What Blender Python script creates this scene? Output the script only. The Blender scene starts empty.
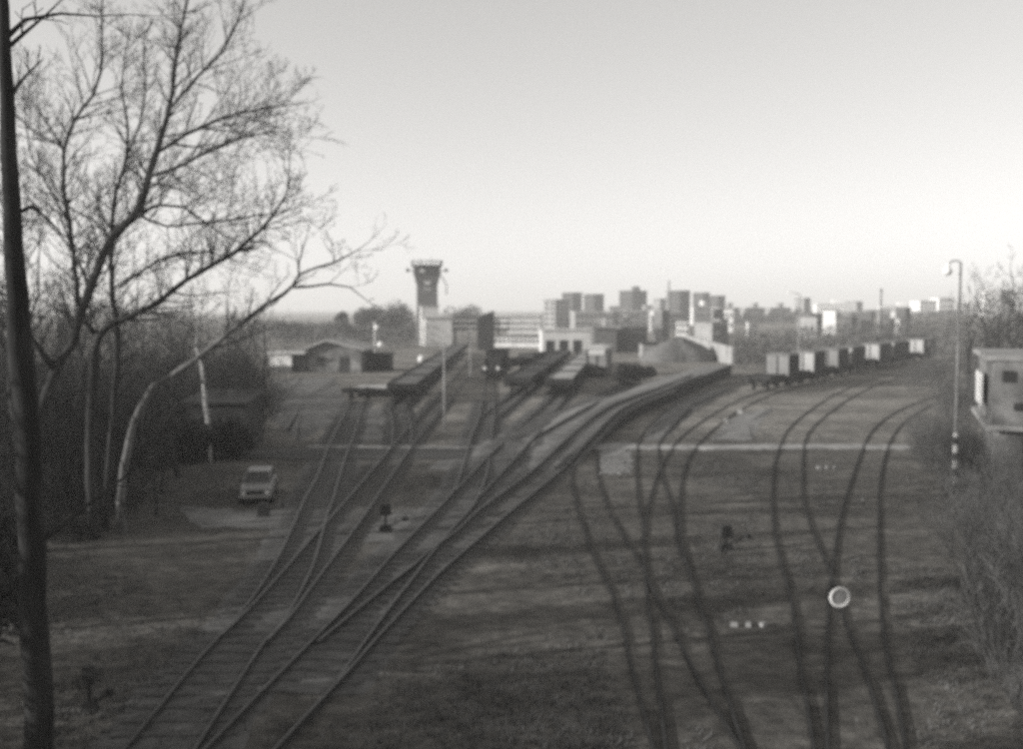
import bpy, math, random
from mathutils import Vector, Matrix

# ------------------------------------------------------------------ camera, sky, sun, exposure
S = bpy.context.scene
COL = S.collection
R = math.radians
CAM_H = 8.4
PITCH = math.atan(66 / 1000)
FPX = 1000.0
cam_d = bpy.data.cameras.new("camera")
cam = bpy.data.objects.new("camera", cam_d)
COL.objects.link(cam)
cam.location = (0, 0, CAM_H)
cam.rotation_euler = (math.pi / 2 - PITCH, 0, 0)
cam_d.sensor_width = 36.0
cam_d.lens = 36.0 * FPX / 1024
cam_d.clip_end = 9000
cam_d.clip_start = 0.05
cam_d.dof.use_dof = True              # the old camera was focused short: everything is a little soft
cam_d.dof.focus_distance = 4.0
cam_d.dof.aperture_fstop = 2.0
S.camera = cam

SUN_EL = R(15)
SUN_TOWARD = Vector((-math.cos(R(16)) * math.cos(SUN_EL), -math.sin(R(16)) * math.cos(SUN_EL), math.sin(SUN_EL)))
SKY_GAMMA = 0.7
W = bpy.data.worlds.new("World")
S.world = W
W.use_nodes = True
wn = W.node_tree.nodes
wl = W.node_tree.links
bg = wn["Background"]
sky = wn.new("ShaderNodeTexSky")
sky.sky_type = 'NISHITA'
sky.sun_disc = False
sky.sun_elevation = SUN_EL
sky.sun_rotation = math.atan2(SUN_TOWARD.x, SUN_TOWARD.y)
sky.dust_density = 0.6
sky.air_density = 1.0
bw = wn.new("ShaderNodeRGBToBW")
tone = wn.new("ShaderNodeMix")
tone.data_type = 'RGBA'
tone.blend_type = 'MULTIPLY'
tone.inputs[0].default_value = 1.0
tone.inputs[7].default_value = (1.0, 0.987, 0.965, 1)
wl.new(sky.outputs[0], bw.inputs[0])
gam = wn.new("ShaderNodeGamma")         # the film's flat response to the bright sky
gam.inputs[1].default_value = SKY_GAMMA
wl.new(bw.outputs[0], gam.inputs[0])
wl.new(gam.outputs[0], tone.inputs[6])
wl.new(tone.outputs[2], bg.inputs[0])
bg.inputs[1].default_value = 0.15
sun_d = bpy.data.lights.new("sun", 'SUN')
sun_d.energy = 2.6
sun_d.angle = R(0.6)
sun_d.color = (1.0, 0.985, 0.96)
sun = bpy.data.objects.new("sun", sun_d)
COL.objects.link(sun)
sun.rotation_euler = SUN_TOWARD.to_track_quat('Z', 'Y').to_euler()

S.view_settings.view_transform = 'Standard'
S.view_settings.look = 'None'
S.view_settings.exposure = 1.14
S.view_settings.gamma = 1.0
S.render.engine = 'CYCLES'
S.cycles.use_denoising = False        # leaves a little grain, like the film
S.cycles.pixel_filter_type = 'GAUSSIAN'
S.cycles.filter_width = 2.7
S.cycles.sample_clamp_indirect = 1.5
S.cycles.sample_clamp_direct = 6.0
S.cycles.volume_bounces = 1
S.cycles.max_bounces = 6
S.cycles.volume_max_steps = 256

# ------------------------------------------------------------------ materials
def grey(v):
    return (v * 1.012, v, v * 0.98, 1)


def mat(name, lo, hi, scale=4.0, rough=0.9, bump=0.0, detail=6.0, stretch=(1, 1, 1), metal=0.0, spec=0.3, contrast=(0.35, 0.65)):
    m = bpy.data.materials.new(name)
    m.use_nodes = True
    n, l = m.node_tree.nodes, m.node_tree.links
    b = n["Principled BSDF"]
    b.inputs["Roughness"].default_value = rough
    b.inputs["Metallic"].default_value = metal
    b.inputs["Specular IOR Level"].default_value = spec
    tc = n.new("ShaderNodeTexCoord")
    mp = n.new("ShaderNodeMapping")
    mp.inputs["Scale"].default_value = stretch
    nz = n.new("ShaderNodeTexNoise")
    nz.inputs["Scale"].default_value = scale
    nz.inputs["Detail"].default_value = detail
    nz.inputs["Roughness"].default_value = 0.62
    rp = n.new("ShaderNodeValToRGB")
    rp.color_ramp.elements[0].position = contrast[0]
    rp.color_ramp.elements[1].position = contrast[1]
    rp.color_ramp.elements[0].color = grey(lo)
    rp.color_ramp.elements[1].color = grey(hi)
    l.new(tc.outputs["Object"], mp.inputs[0])
    l.new(mp.outputs[0], nz.inputs["Vector"])
    l.new(nz.outputs[0], rp.inputs[0])
    l.new(rp.outputs[0], b.inputs["Base Color"])
    if bump:
        bp = n.new("ShaderNodeBump")
        bp.inputs["Strength"].default_value = 1.0
        bp.inputs["Distance"].default_value = bump
        l.new(nz.outputs[0], bp.inputs["Height"])
        l.new(bp.outputs[0], b.inputs["Normal"])
    return m


def ground_mat():
    m = bpy.data.materials.new("dirt_and_dry_grass")
    m.use_nodes = True
    n, l = m.node_tree.nodes, m.node_tree.links
    b = n["Principled BSDF"]
    b.inputs["Roughness"].default_value = 0.95
    b.inputs["Specular IOR Level"].default_value = 0.15
    tc = n.new("ShaderNodeTexCoord")

    def noise(scale, stretch, det=6):
        mp = n.new("ShaderNodeMapping")
        mp.inputs["Scale"].default_value = stretch
        z = n.new("ShaderNodeTexNoise")
        z.inputs["Scale"].default_value = scale
        z.inputs["Detail"].default_value = det
        z.inputs["Roughness"].default_value = 0.65
        l.new(tc.outputs["Object"], mp.inputs[0])
        l.new(mp.outputs[0], z.inputs["Vector"])
        return z.outputs[0]

    def ramp(src, p0, p1, c0, c1):
        r = n.new("ShaderNodeValToRGB")
        r.color_ramp.elements[0].position = p0
        r.color_ramp.elements[1].position = p1
        r.color_ramp.elements[0].color = grey(c0)
        r.color_ramp.elements[1].color = grey(c1)
        l.new(src, r.inputs[0])
        return r.outputs[0]
    broad = ramp(noise(0.12, (1, 1, 1)), 0.36, 0.66, GROUND_LO, GROUND_HI)
    tuft = ramp(noise(1.6, (1, 1.6, 1), 8), 0.38, 0.62, 0.62, 1.3)
    fine = ramp(noise(14, (1, 1, 1), 4), 0.3, 0.7, 0.75, 1.22)
    pale = ramp(noise(0.35, (0.6, 1.4, 1)), 0.50, 0.66, 1.0, 1.5)
    cur = broad
    for t in (tuft, fine, pale):
        mx = n.new("ShaderNodeMix")
        mx.data_type = 'RGBA'
        mx.blend_type = 'MULTIPLY'
        mx.clamp_result = False
        mx.inputs[0].default_value = 1.0
        l.new(cur, mx.inputs[6])
        l.new(t, mx.inputs[7])
        cur = mx.outputs[2]
    # beyond the foot crossing, haze and sun are put into a paler ground colour
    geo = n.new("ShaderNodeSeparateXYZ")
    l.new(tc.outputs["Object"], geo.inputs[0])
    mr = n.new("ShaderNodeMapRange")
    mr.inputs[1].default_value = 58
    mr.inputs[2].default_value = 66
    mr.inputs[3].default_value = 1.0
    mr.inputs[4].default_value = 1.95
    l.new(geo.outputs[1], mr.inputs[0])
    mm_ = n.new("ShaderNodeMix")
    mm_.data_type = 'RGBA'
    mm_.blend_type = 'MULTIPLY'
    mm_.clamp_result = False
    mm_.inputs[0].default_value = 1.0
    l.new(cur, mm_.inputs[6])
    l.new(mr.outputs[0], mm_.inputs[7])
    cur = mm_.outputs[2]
    l.new(cur, b.inputs["Base Color"])
    bp = n.new("ShaderNodeBump")
    bp.inputs["Strength"].default_value = 1.0
    bp.inputs["Distance"].default_value = 0.10
    l.new(noise(2.4, (1, 1, 1), 8), bp.inputs["Height"])
    l.new(bp.outputs[0], b.inputs["Normal"])
    return m


GROUND_LO, GROUND_HI = 0.052, 0.14
M = {}
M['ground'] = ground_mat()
M['ballast'] = mat("dirty_ballast", 0.06, 0.13, 1.2, 0.95, 0.05)
M['bank_dirt'] = mat("embankment_gravel", 0.12, 0.21, 1.2, 0.95, 0.05)
M['rail'] = mat("rusty_rail", 0.015, 0.035, 6.0, 0.6, spec=0.4)
M['rail_top'] = mat("worn_rail_head", 0.05, 0.10, 3.0, 0.42, metal=0.7, stretch=(1, 1, 1))
M['rail_rusty_top'] = mat("rusty_unused_rail_head", 0.018, 0.035, 3.0, 0.75, metal=0.0)
M['rail_rusty'] = mat("dark_rusty_rail", 0.012, 0.025, 6.0, 0.8, spec=0.2)
M['sleeper'] = mat("old_sleeper_wood", 0.05, 0.11, 4.0, 0.9, 0.01)
M['path'] = mat("pale_concrete_path", 0.17, 0.42, 0.9, 0.9, 0.01)
M['asphalt'] = mat("asphalt_with_hedge_shade", 0.035, 0.06, 2.0, 0.9, 0.01)  # asphalt tone with the hedge's shade mixed in
M['wall_shade'] = mat("shade_dark_concrete", 0.018, 0.035, 1.0, 0.9, 0.02)  # shade on the wall's face put into the colour as near-black
M['bark'] = mat("dark_bark", 0.02, 0.05, 5.0, 0.95, 0.02, stretch=(1, 1, 0.3))
M['bark_black'] = mat("near_black_bark", 0.01, 0.028, 5.0, 0.95, 0.02, stretch=(1, 1, 0.3))  # darker bark colour for the nearest trunk only
M['bark_pale'] = mat("pale_bark", 0.07, 0.17, 4.0, 0.9, 0.01, stretch=(1, 1, 0.4))
M['birch'] = mat("birch_bark", 0.07, 0.4, 3.0, 0.8, stretch=(1, 1, 2.0), contrast=(0.4, 0.5))
M['twig'] = mat("bare_twigs", 0.02, 0.045, 3.0, 0.95)
M['twig_grey'] = mat("grey_brushwood", 0.06, 0.13, 0.7, 0.95)
M['evergreen'] = mat("dark_evergreen", 0.02, 0.05, 2.0, 0.9)
M['far_wood'] = mat("far_bare_woodland", 0.07, 0.15, 0.12, 0.95)
M['drygrass'] = mat("dry_grass_blades", 0.06, 0.17, 0.8, 0.95)
M['concrete'] = mat("grey_concrete", 0.22, 0.34, 0.6, 0.9)
M['concrete_dark'] = mat("dark_concrete", 0.065, 0.11, 0.5, 0.9)
M['plaster'] = mat("pale_plaster", 0.5, 0.68, 0.5, 0.85)
M['white'] = mat("white_paint", 0.7, 0.82, 1.0, 0.7)
M['brick'] = mat("dark_brick", 0.12, 0.18, 1.2, 0.9)
M['weathered'] = mat("patchy_weathered_render", 0.10, 0.24, 0.8, 0.9, 0.02, contrast=(0.4, 0.6))
M['roof'] = mat("roofing_felt", 0.12, 0.2, 0.8, 0.9)
M['roof_pale'] = mat("pale_roof_sheet", 0.4, 0.55, 0.6, 0.7)
M['roof_mid'] = mat("weathered_roof_sheet", 0.26, 0.38, 0.8, 0.8)
M['void'] = mat("dark_doorway", 0.012, 0.02, 2.0, 0.9)
M['glass'] = mat("window_glass", 0.03, 0.05, 1.0, 0.15, spec=0.6)
M['wagon'] = mat("grimy_wagon_steel", 0.02, 0.04, 1.2, 0.7)
M['wagon_deck'] = mat("worn_wagon_deck", 0.08, 0.15, 1.2, 0.8)
M['crate'] = mat("pale_wagon_body", 0.34, 0.48, 0.8, 0.7)
M['crate_grey'] = mat("grey_wagon_body", 0.18, 0.26, 0.8, 0.7)
M['crate_dark_and_shade'] = mat("dark_wagon_body", 0.02, 0.035, 0.8, 0.7)  # locomotive's own dark, and shade painted on the box wagon sides
M['steel'] = mat("galvanised_steel", 0.16, 0.26, 2.0, 0.6)
M['black'] = mat("black_paint", 0.015, 0.03, 2.0, 0.6)
M['rubber'] = mat("tyre_rubber", 0.015, 0.025, 2.0, 0.85)
M['car'] = mat("light_car_paint", 0.15, 0.19, 0.6, 0.35, spec=0.5)
M['chrome'] = mat("chrome_trim", 0.5, 0.6, 2.0, 0.25, metal=0.8)
M['lens'] = mat("lamp_lens", 0.6, 0.7, 2.0, 0.2, spec=0.6)
M['coal'] = mat("grey_gravel_heap", 0.09, 0.18, 2.0, 0.95, 0.06)


# ------------------------------------------------------------------ projection helpers: a picture point -> a real place
CP, SP_ = math.cos(PITCH), math.sin(PITCH)


def ray(px, py):
    x, y = (px - 512) / FPX, (375 - py) / FPX
    return Vector((x, CP + y * SP_, -SP_ + y * CP))


def gz(px, py, z=0.0):
    d = ray(px, py)
    t = (z - CAM_H) / d.z
    return Vector((d.x * t, d.y * t, z))


def at(px, py, Y):
    d = ray(px, py)
    t = Y / d.y
    return Vector((d.x * t, Y, CAM_H + d.z * t))


def sstep(a, b, v):
    t = max(0.0, min(1.0, (v - a) / (b - a)))
    return t * t * (3 - 2 * t)


def hash2(x, y):
    return math.sin(x * 0.31 + 1.3 * math.sin(y * 0.23)) * 0.5 + math.sin(y * 0.19 + x * 0.11 + 2.0) * 0.5


def terrain(x, y):
    z = 0.0
    e = 0.37 * y + 3.0
    if y < 80:
        z += 1.5 * sstep(0, 8, x - e) * sstep(78, 60, y) * (1 + 0.25 * hash2(x * 2, y * 2))
    l = -0.30 * y - 6.0
    z += 1.6 * sstep(0, 16, l - x) * sstep(110, 70, y)
    if y > 150:                                     # the land climbs a little beyond the yard on the right
        z += 5.0 * sstep(60, 200, x) * sstep(150, 420, y)
    return z


def gp(px, py):
    z = 0.0
    for _ in range(12):
        p = gz(px, py, z)
        z = 0.5 * z + 0.5 * terrain(p.x, p.y)
    return Vector((p.x, p.y, terrain(p.x, p.y)))


# ------------------------------------------------------------------ mesh helpers
class MB:
    def __init__(self):
        self.v, self.f = [], []

    def poly(self, pts, faces):
        k = len(self.v)
        self.v += [tuple(p) for p in pts]
        self.f += [tuple(i + k for i in f) for f in faces]

    def box(self, c, s, rz=0.0, taper=1.0, top_shift=(0, 0)):
        """c = centre of the base, s = full size"""
        cx, cy, cz = c
        hx, hy = s[0] / 2, s[1] / 2
        ca, sa = math.cos(rz), math.sin(rz)
        pts = []
        for z, k, sh in ((0, 1.0, (0, 0)), (s[2], taper, top_shift)):
            for x, y in ((-hx, -hy), (hx, -hy), (hx, hy), (-hx, hy)):
                X, Y = x * k + sh[0], y * k + sh[1]
                pts.append((cx + X * ca - Y * sa, cy + X * sa + Y * ca, cz + z))
        self.poly(pts, [(3, 2, 1, 0), (4, 5, 6, 7), (0, 1, 5, 4), (1, 2, 6, 5), (2, 3, 7, 6), (3, 0, 4, 7)])
        return self

    def tube(self, pts, rad, sides=6, caps=True):
        n = len(pts)
        k = len(self.v)
        up = Vector((0.3, 0.2, 0.93))
        for i, p in enumerate(pts):
            d = (pts[min(i + 1, n - 1)] - pts[max(i - 1, 0)])
            if d.length < 1e-6:
                d = Vector((0, 0, 1))
            d.normalize()
            a = d.cross(up)
            if a.length < 0.15:
                a = d.cross(Vector((1, 0, 0)))
            a.normalize()
            b = d.cross(a)
            r = rad[i] if isinstance(rad, (list, tuple)) else rad
            for s in range(sides):
                t = 2 * math.pi * s / sides
                q = p + a * (math.cos(t) * r) + b * (math.sin(t) * r)
                self.v.append((q.x, q.y, q.z))
        for i in range(n - 1):
            for s in range(sides):
                s2 = (s + 1) % sides
                self.f.append((k + i * sides + s, k + i * sides + s2, k + (i + 1) * sides + s2, k + (i + 1) * sides + s))
        if caps:
            self.f.append(tuple(k + s for s in range(sides))[::-1])
            self.f.append(tuple(k + (n - 1) * sides + s for s in range(sides)))
        return self

    def cyl(self, c, r, h, sides=16, axis='z', r2=None):
        r2 = r if r2 is None else r2
        ax = {'x': Vector((1, 0, 0)), 'y': Vector((0, 1, 0)), 'z': Vector((0, 0, 1))}[axis]
        c = Vector(c)
        return self.tube([c, c + ax * h], [r, r2], sides)

    def obj(self, name, m, parent=None, smooth=False):
        me = bpy.data.meshes.new(name)
        me.from_pydata(self.v, [], self.f)
        me.materials.append(m)
        if smooth:
            me.polygons.foreach_set("use_smooth", [True] * len(me.polygons))
        me.update()
        o = bpy.data.objects.new(name, me)
        COL.objects.link(o)
        if parent is not None:
            o.parent = parent
        return o


def tag(o, label=None, cat=None, group=None, kind=None):
    if label:
        o['label'] = label
    if cat:
        o['category'] = cat
    if group:
        o['group'] = group
    if kind:
        o['kind'] = kind
    return o


def thing(name, label, cat, loc=(0, 0, 0), rz=0.0, group=None):
    o = bpy.data.objects.new(name, None)
    o.empty_display_size = 0.3
    COL.objects.link(o)
    o.location = loc
    o.rotation_euler = (0, 0, rz)
    return tag(o, label, cat, group)


def copy_tree(o, parent=None):
    c = o.copy()
    COL.objects.link(c)
    c.parent = parent
    for ch in list(o.children):
        copy_tree(ch, c)
    return c


def catmull(pts, step=1.0):
    P = [pts[0] * 2 - pts[1]] + list(pts) + [pts[-1] * 2 - pts[-2]]
    out = []
    for i in range(1, len(P) - 2):
        p0, p1, p2, p3 = P[i - 1], P[i], P[i + 1], P[i + 2]
        n = max(1, int((p2 - p1).length / step))
        for k in range(n):
            t = k / n
            out.append(0.5 * ((2 * p1) + (p2 - p0) * t + (2 * p0 - 5 * p1 + 4 * p2 - p3) * t * t + (3 * p1 - p0 - 3 * p2 + p3) * t ** 3))
    out.append(P[-2].copy())
    return out


# ------------------------------------------------------------------ ground, embankment, path
def axis_steps(lo, hi, fine_lo, fine_hi, fine):
    xs, x = [], fine_lo
    while x <= fine_hi:
        xs.append(x)
        x += fine
    s, x = fine, fine_hi
    while x < hi:
        s *= 1.25
        x += s
        xs.append(min(x, hi))
    s, x = fine, fine_lo
    while x > lo:
        s *= 1.25
        x -= s
        xs.insert(0, max(x, lo))
    return xs


xs = axis_steps(-3000, 3000, -60, 80, 2.0)
ys = axis_steps(-60, 4000, -10, 180, 2.0)
g = MB()
g.v = [(x, y, terrain(x, y)) for y in ys for x in xs]
nx = len(xs)
g.f = [(j * nx + i, j * nx + i + 1, (j + 1) * nx + i + 1, (j + 1) * nx + i) for j in range(len(ys) - 1) for i in range(nx - 1)]
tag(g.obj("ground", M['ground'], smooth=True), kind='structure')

# the raised embankment with its curved dark side wall
EDGE = [(560, 470, 0.0), (572, 459, 0.12), (586, 447, 0.34), (600, 435, 0.6), (626, 413, 0.95), (648, 400, 1.05), (680, 388, 1.1), (705, 377, 1.15), (732, 366, 1.2)]
edge = catmull([gz(x, y, z) for x, y, z in EDGE], 1.5)


def emb_height(x, y):
    """height of the embankment's top at a place (0 away from it)"""
    best = None
    for i in range(len(edge) - 1):
        a, b = edge[i], edge[i + 1]
        if a.y <= y <= b.y:
            t = (y - a.y) / (b.y - a.y)
            ex, ez = a.x + (b.x - a.x) * t, a.z + (b.z - a.z) * t
            d = ex - x
            if d < 0:
                return 0.0
            return ez * (1 - sstep(2.5, 8, d))
    return 0.0


def ge(px, py):
    z = 0.0
    for _ in range(14):
        p = gz(px, py, z)
        z = 0.5 * z + 0.5 * emb_height(p.x, p.y)
    return Vector((p.x, p.y, z))


em = MB()
offs = [0.0, 0.35, 1.4, 2.5, 3.5, 4.6, 5.7, 6.8, 8]
rows = []
for p in edge:
    k = len(em.v)
    em.v.append((p.x, p.y, p.z))
    for d in offs[1:]:
        em.v.append((p.x - d, p.y, p.z * (1 - sstep(2.5, 8, d)) + 0.004 - 0.03 * (d >= 8)))
    rows.append(k)
for a, b in zip(rows, rows[1:]):
    for i in range(len(offs) - 1):
        em.f.append((a + i, b + i, b + i + 1, a + i + 1))
tag(em.obj("embankment", M['bank_dirt']), kind='structure')
wl_ = MB()
for i in range(len(edge) - 1):
    a, b = edge[i], edge[i + 1]
    wl_.poly([(a.x + 0.003, a.y, -0.1), (b.x + 0.003, b.y, -0.1), (b.x + 0.003, b.y, b.z + 0.06), (a.x + 0.003, a.y, a.z + 0.06),
              (a.x - 0.3, a.y, -0.1), (b.x - 0.3, b.y, -0.1), (b.x - 0.3, b.y, b.z + 0.06), (a.x - 0.3, a.y, a.z + 0.06)],
             [(0, 1, 2, 3), (7, 6, 5, 4), (3, 2, 6, 7)])
tag(wl_.obj("retaining_wall", M['wall_shade']), "long curved retaining wall, its shaded face coloured dark, holding up the raised track", "wall")

# pale foot crossing over the right hand tracks and the road left of it, hedge shade darkening its asphalt colour
pm = MB()
prng = random.Random(77)
x0, x1 = -12.4, 24.2
n = 90
for i in range(n + 1):
    x = x0 + (x1 - x0) * i / n
    yc = 60.2 + 0.15 * math.sin(x * 0.4)
    w = (0.35 if x < 1 else 0.95) + prng.uniform(-.18, .12)
    w2 = (0.35 if x < 1 else 1.0) + prng.uniform(-.2, .15)
    pm.v += [(x, yc - w, terrain(x, yc) + 0.0), (x, yc - w, terrain(x, yc) + 0.035), (x, yc + w2, terrain(x, yc) + 0.035), (x, yc + w2, terrain(x, yc) + 0.0)]
for i in range(n):
    for k in range(3):
        pm.f.append((i * 4 + k, i * 4 + 4 + k, i * 4 + 5 + k, i * 4 + 1 + k))
tag(pm.obj("path", M['path']), kind='structure')
rm = MB()
n = 60
for i in range(n + 1):
    x = -26 + 27.5 * i / n
    rm.v += [(x, 55.2 + 0.2 * math.sin(x * .7), terrain(x, 55) + 0.05), (x, 59.5, terrain(x, 59.5) + 0.05)]
for i in range(n):
    rm.f.append((i * 2, i * 2 + 2, i * 2 + 3, i * 2 + 1))
tag(rm.obj("service_road", M['asphalt']), kind='structure')

def patch(pts, m, z, seed):
    rr = random.Random(seed)
    P = [gp(*q) for q in pts]
    out = []
    for a, b in zip(P, P[1:] + P[:1]):
        k = max(2, int((b - a).length / 0.5))
        for i in range(k):
            q = a.lerp(b, i / k)
            out.append(Vector((q.x + rr.uniform(-.16, .16), q.y + rr.uniform(-.3, .3), z)))
    c = sum(out, Vector()) / len(out)
    mb = MB()
    mb.poly([c] + out, [(0, i + 1, (i + 1) % len(out) + 1) for i in range(len(out))])
    return tag(mb.obj("dirt_patch", m), kind='structure')


M['pale_dirt'] = mat("pale_trodden_dirt", 0.15, 0.27, 0.9, 0.95, 0.02)
M['mid_dirt'] = mat("greyish_trodden_dirt", 0.10, 0.2, 0.7, 0.95, 0.03)
patch([(600, 443), (634, 443), (631, 474), (602, 475), (600, 458)], M['pale_dirt'], 0.012, 1)
patch([(676, 402), (705, 392), (735, 388), (700, 408), (675, 430), (664, 440), (645, 441), (655, 422)], M['mid_dirt'], 0.012, 2)
patch([(712, 441), (724, 426), (742, 414), (775, 408), (760, 425), (752, 441)], M['pale_dirt'], 0.012, 3)
patch([(270, 380), (335, 378), (345, 400), (330, 425), (300, 442), (272, 420)], M['mid_dirt'], 0.012, 4)
patch([(366, 410), (388, 408), (387, 440), (352, 441)], M['mid_dirt'], 0.012, 5)
patch([(372, 524), (400, 512), (430, 512), (418, 531), (386, 543), (360, 545)], M['mid_dirt'], 0.012, 6)
patch([(170, 505), (250, 512), (296, 508), (280, 530), (200, 528)], M['mid_dirt'], 0.012, 7)

# ------------------------------------------------------------------ railway tracks
PROFILE = [(-0.075, 0), (-0.075, 0.02), (-0.014, 0.035), (-0.014, 0.11), (-0.042, 0.12), (-0.042, 0.155), (0.042, 0.155), (0.042, 0.12), (0.014, 0.11), (0.014, 0.035), (0.075, 0.02), (0.075, 0)]


def rail_mesh(pts, z):
    mb, top = MB(), MB()
    n = len(PROFILE)
    for i, p in enumerate(pts):
        d = (pts[min(i + 1, len(pts) - 1)] - pts[max(i - 1, 0)])
        d.z = 0
        d.normalize()
        s = Vector((d.y, -d.x, 0))
        for u, h in PROFILE:
            q = p + s * u
            mb.v.append((q.x, q.y, p.z + z + h))
        for u in (-0.03, 0.03):
            q = p + s * u
            top.v.append((q.x, q.y, p.z + z + 0.158))
    for i in range(len(pts) - 1):
        for k in range(n):
            k2 = (k + 1) % n
            mb.f.append((i * n + k, (i + 1) * n + k, (i + 1) * n + k2, i * n + k2))
        top.f.append((i * 2, i * 2 + 1, i * 2 + 3, i * 2 + 2))
    for end in (0, (len(pts) - 1) * n):
        mb.f.append(tuple(end + k for k in range(n)))
    return mb, top


sleeper_me = None


def resample(pts, n):
    L = [0.0]
    for a, b in zip(pts, pts[1:]):
        L.append(L[-1] + (b - a).length)
    out, j = [], 0
    for i in range(n):
        t = L[-1] * i / (n - 1)
        while j < len(L) - 2 and L[j + 1] < t:
            j += 1
        u = (t - L[j]) / max(1e-6, L[j + 1] - L[j])
        out.append(pts[j].lerp(pts[j + 1], u))
    return out


TRACKS = []
RAIL_CELLS = set()


def railway(label, left, right, proj=gp, sleepers=True, ext=True, bed=True, name="railway_track"):
    global sleeper_me
    idx = len(TRACKS)
    t = thing(name, label, "railway track", group="railway tracks fanning across the yard")
    lines = []
    for side in (left, right):
        P = [proj(*q) for q in side]
        if ext and side[0][1] > 740:
            d = (P[0] - P[1]).normalized()
            P.insert(0, P[0] + d * 9)
        lines.append(catmull(P, 0.8))
    if idx >= 8:
        for ln in lines:
            for p in ln:
                for dx in (-.25, 0, .25):
                    for dy in (-.4, 0, .4):
                        RAIL_CELLS.add((int((p.x + dx) // 0.3), int((p.y + dy) // 0.5)))
    for ln in lines:
        mb, top = rail_mesh(ln, (0.0 if idx < 8 else -0.1) + 0.0012 * idx)
        rusty = idx >= 8
        r = mb.obj("rail", M['rail_rusty' if rusty else 'rail'], t)
        top.obj("rail_head", M['rail_rusty_top' if rusty else 'rail_top'], r)
    # centre line: from the rails where both are present
    L, Rr = lines
    cen = []
    for p in L:
        q = min(Rr, key=lambda a: (a - p).length_squared)
        d = (q - p).length
        if 1.0 < d < 2.1:
            cen.append((p + q) / 2)
    if idx == 7:
        bed = False
    if idx >= 8:
        bed = sleepers = False               # on the right the sleepers lie buried in dirt
    if len(cen) > 3:
        tot = sum((b - a).length for a, b in zip(cen, cen[1:]))
        cen = resample(cen, max(3, int(tot / 0.68)))
        if bed:
            b_ = MB()
            rr = random.Random(idx)
            for i, p in enumerate(cen):
                d = (cen[min(i + 1, len(cen) - 1)] - cen[max(i - 1, 0)])
                d.z = 0
                d.normalize()
                s = Vector((d.y, -d.x, 0))
                w = 1.35 + rr.uniform(-.12, .12)
                for u, h in ((-w - 0.35, -0.02), (-w, 0.008 + 0.0018 * idx), (w, 0.008 + 0.0018 * idx), (w + 0.35, -0.02)):
                    q = p + s * u
                    b_.v.append((q.x, q.y, p.z + h))
            for i in range(len(cen) - 1):
                for k in range(3):
                    b_.f.append((i * 4 + k, i * 4 + k + 1, i * 4 + k + 5, i * 4 + k + 4))
            b_.obj("ballast", M['ballast'], t)
        if sleepers:
            if sleeper_me is None:
                sm = MB().box((0, 0, -0.1), (2.5, 0.24, 0.145), taper=0.985)
                o0 = sm.obj("sleeper", M['sleeper'])
                sleeper_me = o0.data
                bpy.data.objects.remove(o0)
            for i, p in enumerate(cen[:100]):
                d = (cen[min(i + 1, len(cen) - 1)] - cen[max(i - 1, 0)])
                o = bpy.data.objects.new("sleeper", sleeper_me)
                COL.objects.link(o)
                o.parent = t
                o.location = (p.x, p.y, p.z - 0.008 + 0.001 * idx)
                o.rotation_euler = (0, 0, math.atan2(d.y, d.x) - math.pi / 2 + 0.02 * math.sin(i * 7.3 + idx))
    TRACKS.append((t, cen))
    return cen


railway("leftmost railway track, running up to the buffer stop before the low huts",
        [(131, 749), (160, 713), (198, 666), (246, 612), (276, 566), (293, 530), (306, 500), (318, 478), (330, 446), (346, 414), (352, 402)],
        [(200, 749), (246, 676), (266, 646), (286, 623), (313, 570), (326, 523), (334, 500), (340, 478), (349, 450), (357, 428), (364, 402)])
railway("track branching off the leftmost one and passing the thin pale pole",
        [(222, 641), (254, 609), (286, 573), (313, 541), (348, 502), (389, 453), (408, 431), (440, 395), (459, 373), (474, 354)],
        [(268, 646), (290, 622), (316, 586), (359, 527), (388, 484), (410, 452), (425, 432), (449, 403), (468, 378), (482, 355)], bed=False)
K_ = railway("siding that holds the long line of low flat wagons",
             [(392, 446), (393, 430), (392, 418), (395, 404), (437, 370), (458, 353)],
             [(411, 446), (411, 430), (409, 415), (411, 404), (446, 370), (466, 353)])
railway("track from the bottom edge that bends up to the dark locomotive",
        [(213, 749), (260, 700), (313, 646), (359, 598), (393, 559), (420, 531), (452, 497), (460, 479), (466, 460), (471, 440), (479, 420), (484, 396), (486, 384)],
        [(338, 686), (354, 664), (372, 638), (393, 609), (414, 582), (431, 559), (442, 545), (457, 528), (472, 511), (482, 492), (488, 472), (491, 445), (494, 418), (494, 396), (494, 384)])
W2 = railway("siding curving right to the dark middle row of low wagons",
             [(480, 420), (496, 407), (513, 396), (562, 360)],
             [(494, 422), (509, 410), (525, 397), (571, 360)])
W3 = railway("siding running up to the low wagons with the pale tops",
             [(456, 494), (486, 462), (507, 442), (540, 410), (552, 399), (584, 362)],
             [(480, 500), (500, 478), (525, 451), (536, 438), (557, 411), (567, 399), (596, 362)], proj=ge)
railway("faint track curving right across pale ground towards the small covered wagon",
        [(514, 440), (540, 425), (576, 406), (602, 394), (625, 384)],
        [(535, 440), (557, 427), (592, 407), (617, 395), (639, 385)], bed=False, proj=ge)
railway("straight track climbing onto the embankment beside the dark retaining wall",
        [(318, 648), (352, 620), (382, 595), (414, 570), (435, 551), (457, 535), (482, 512), (525, 480), (547, 461), (569, 440), (599, 415), (622, 403), (658, 390), (688, 378), (712, 368)],
        [(283, 749), (313, 716), (350, 676), (381, 640), (420, 598), (446, 572), (478, 544), (510, 516), (550, 483), (570, 465), (590, 442), (617, 415), (638, 403), (671, 390), (698, 378), (722, 368)],
        proj=ge)
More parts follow.
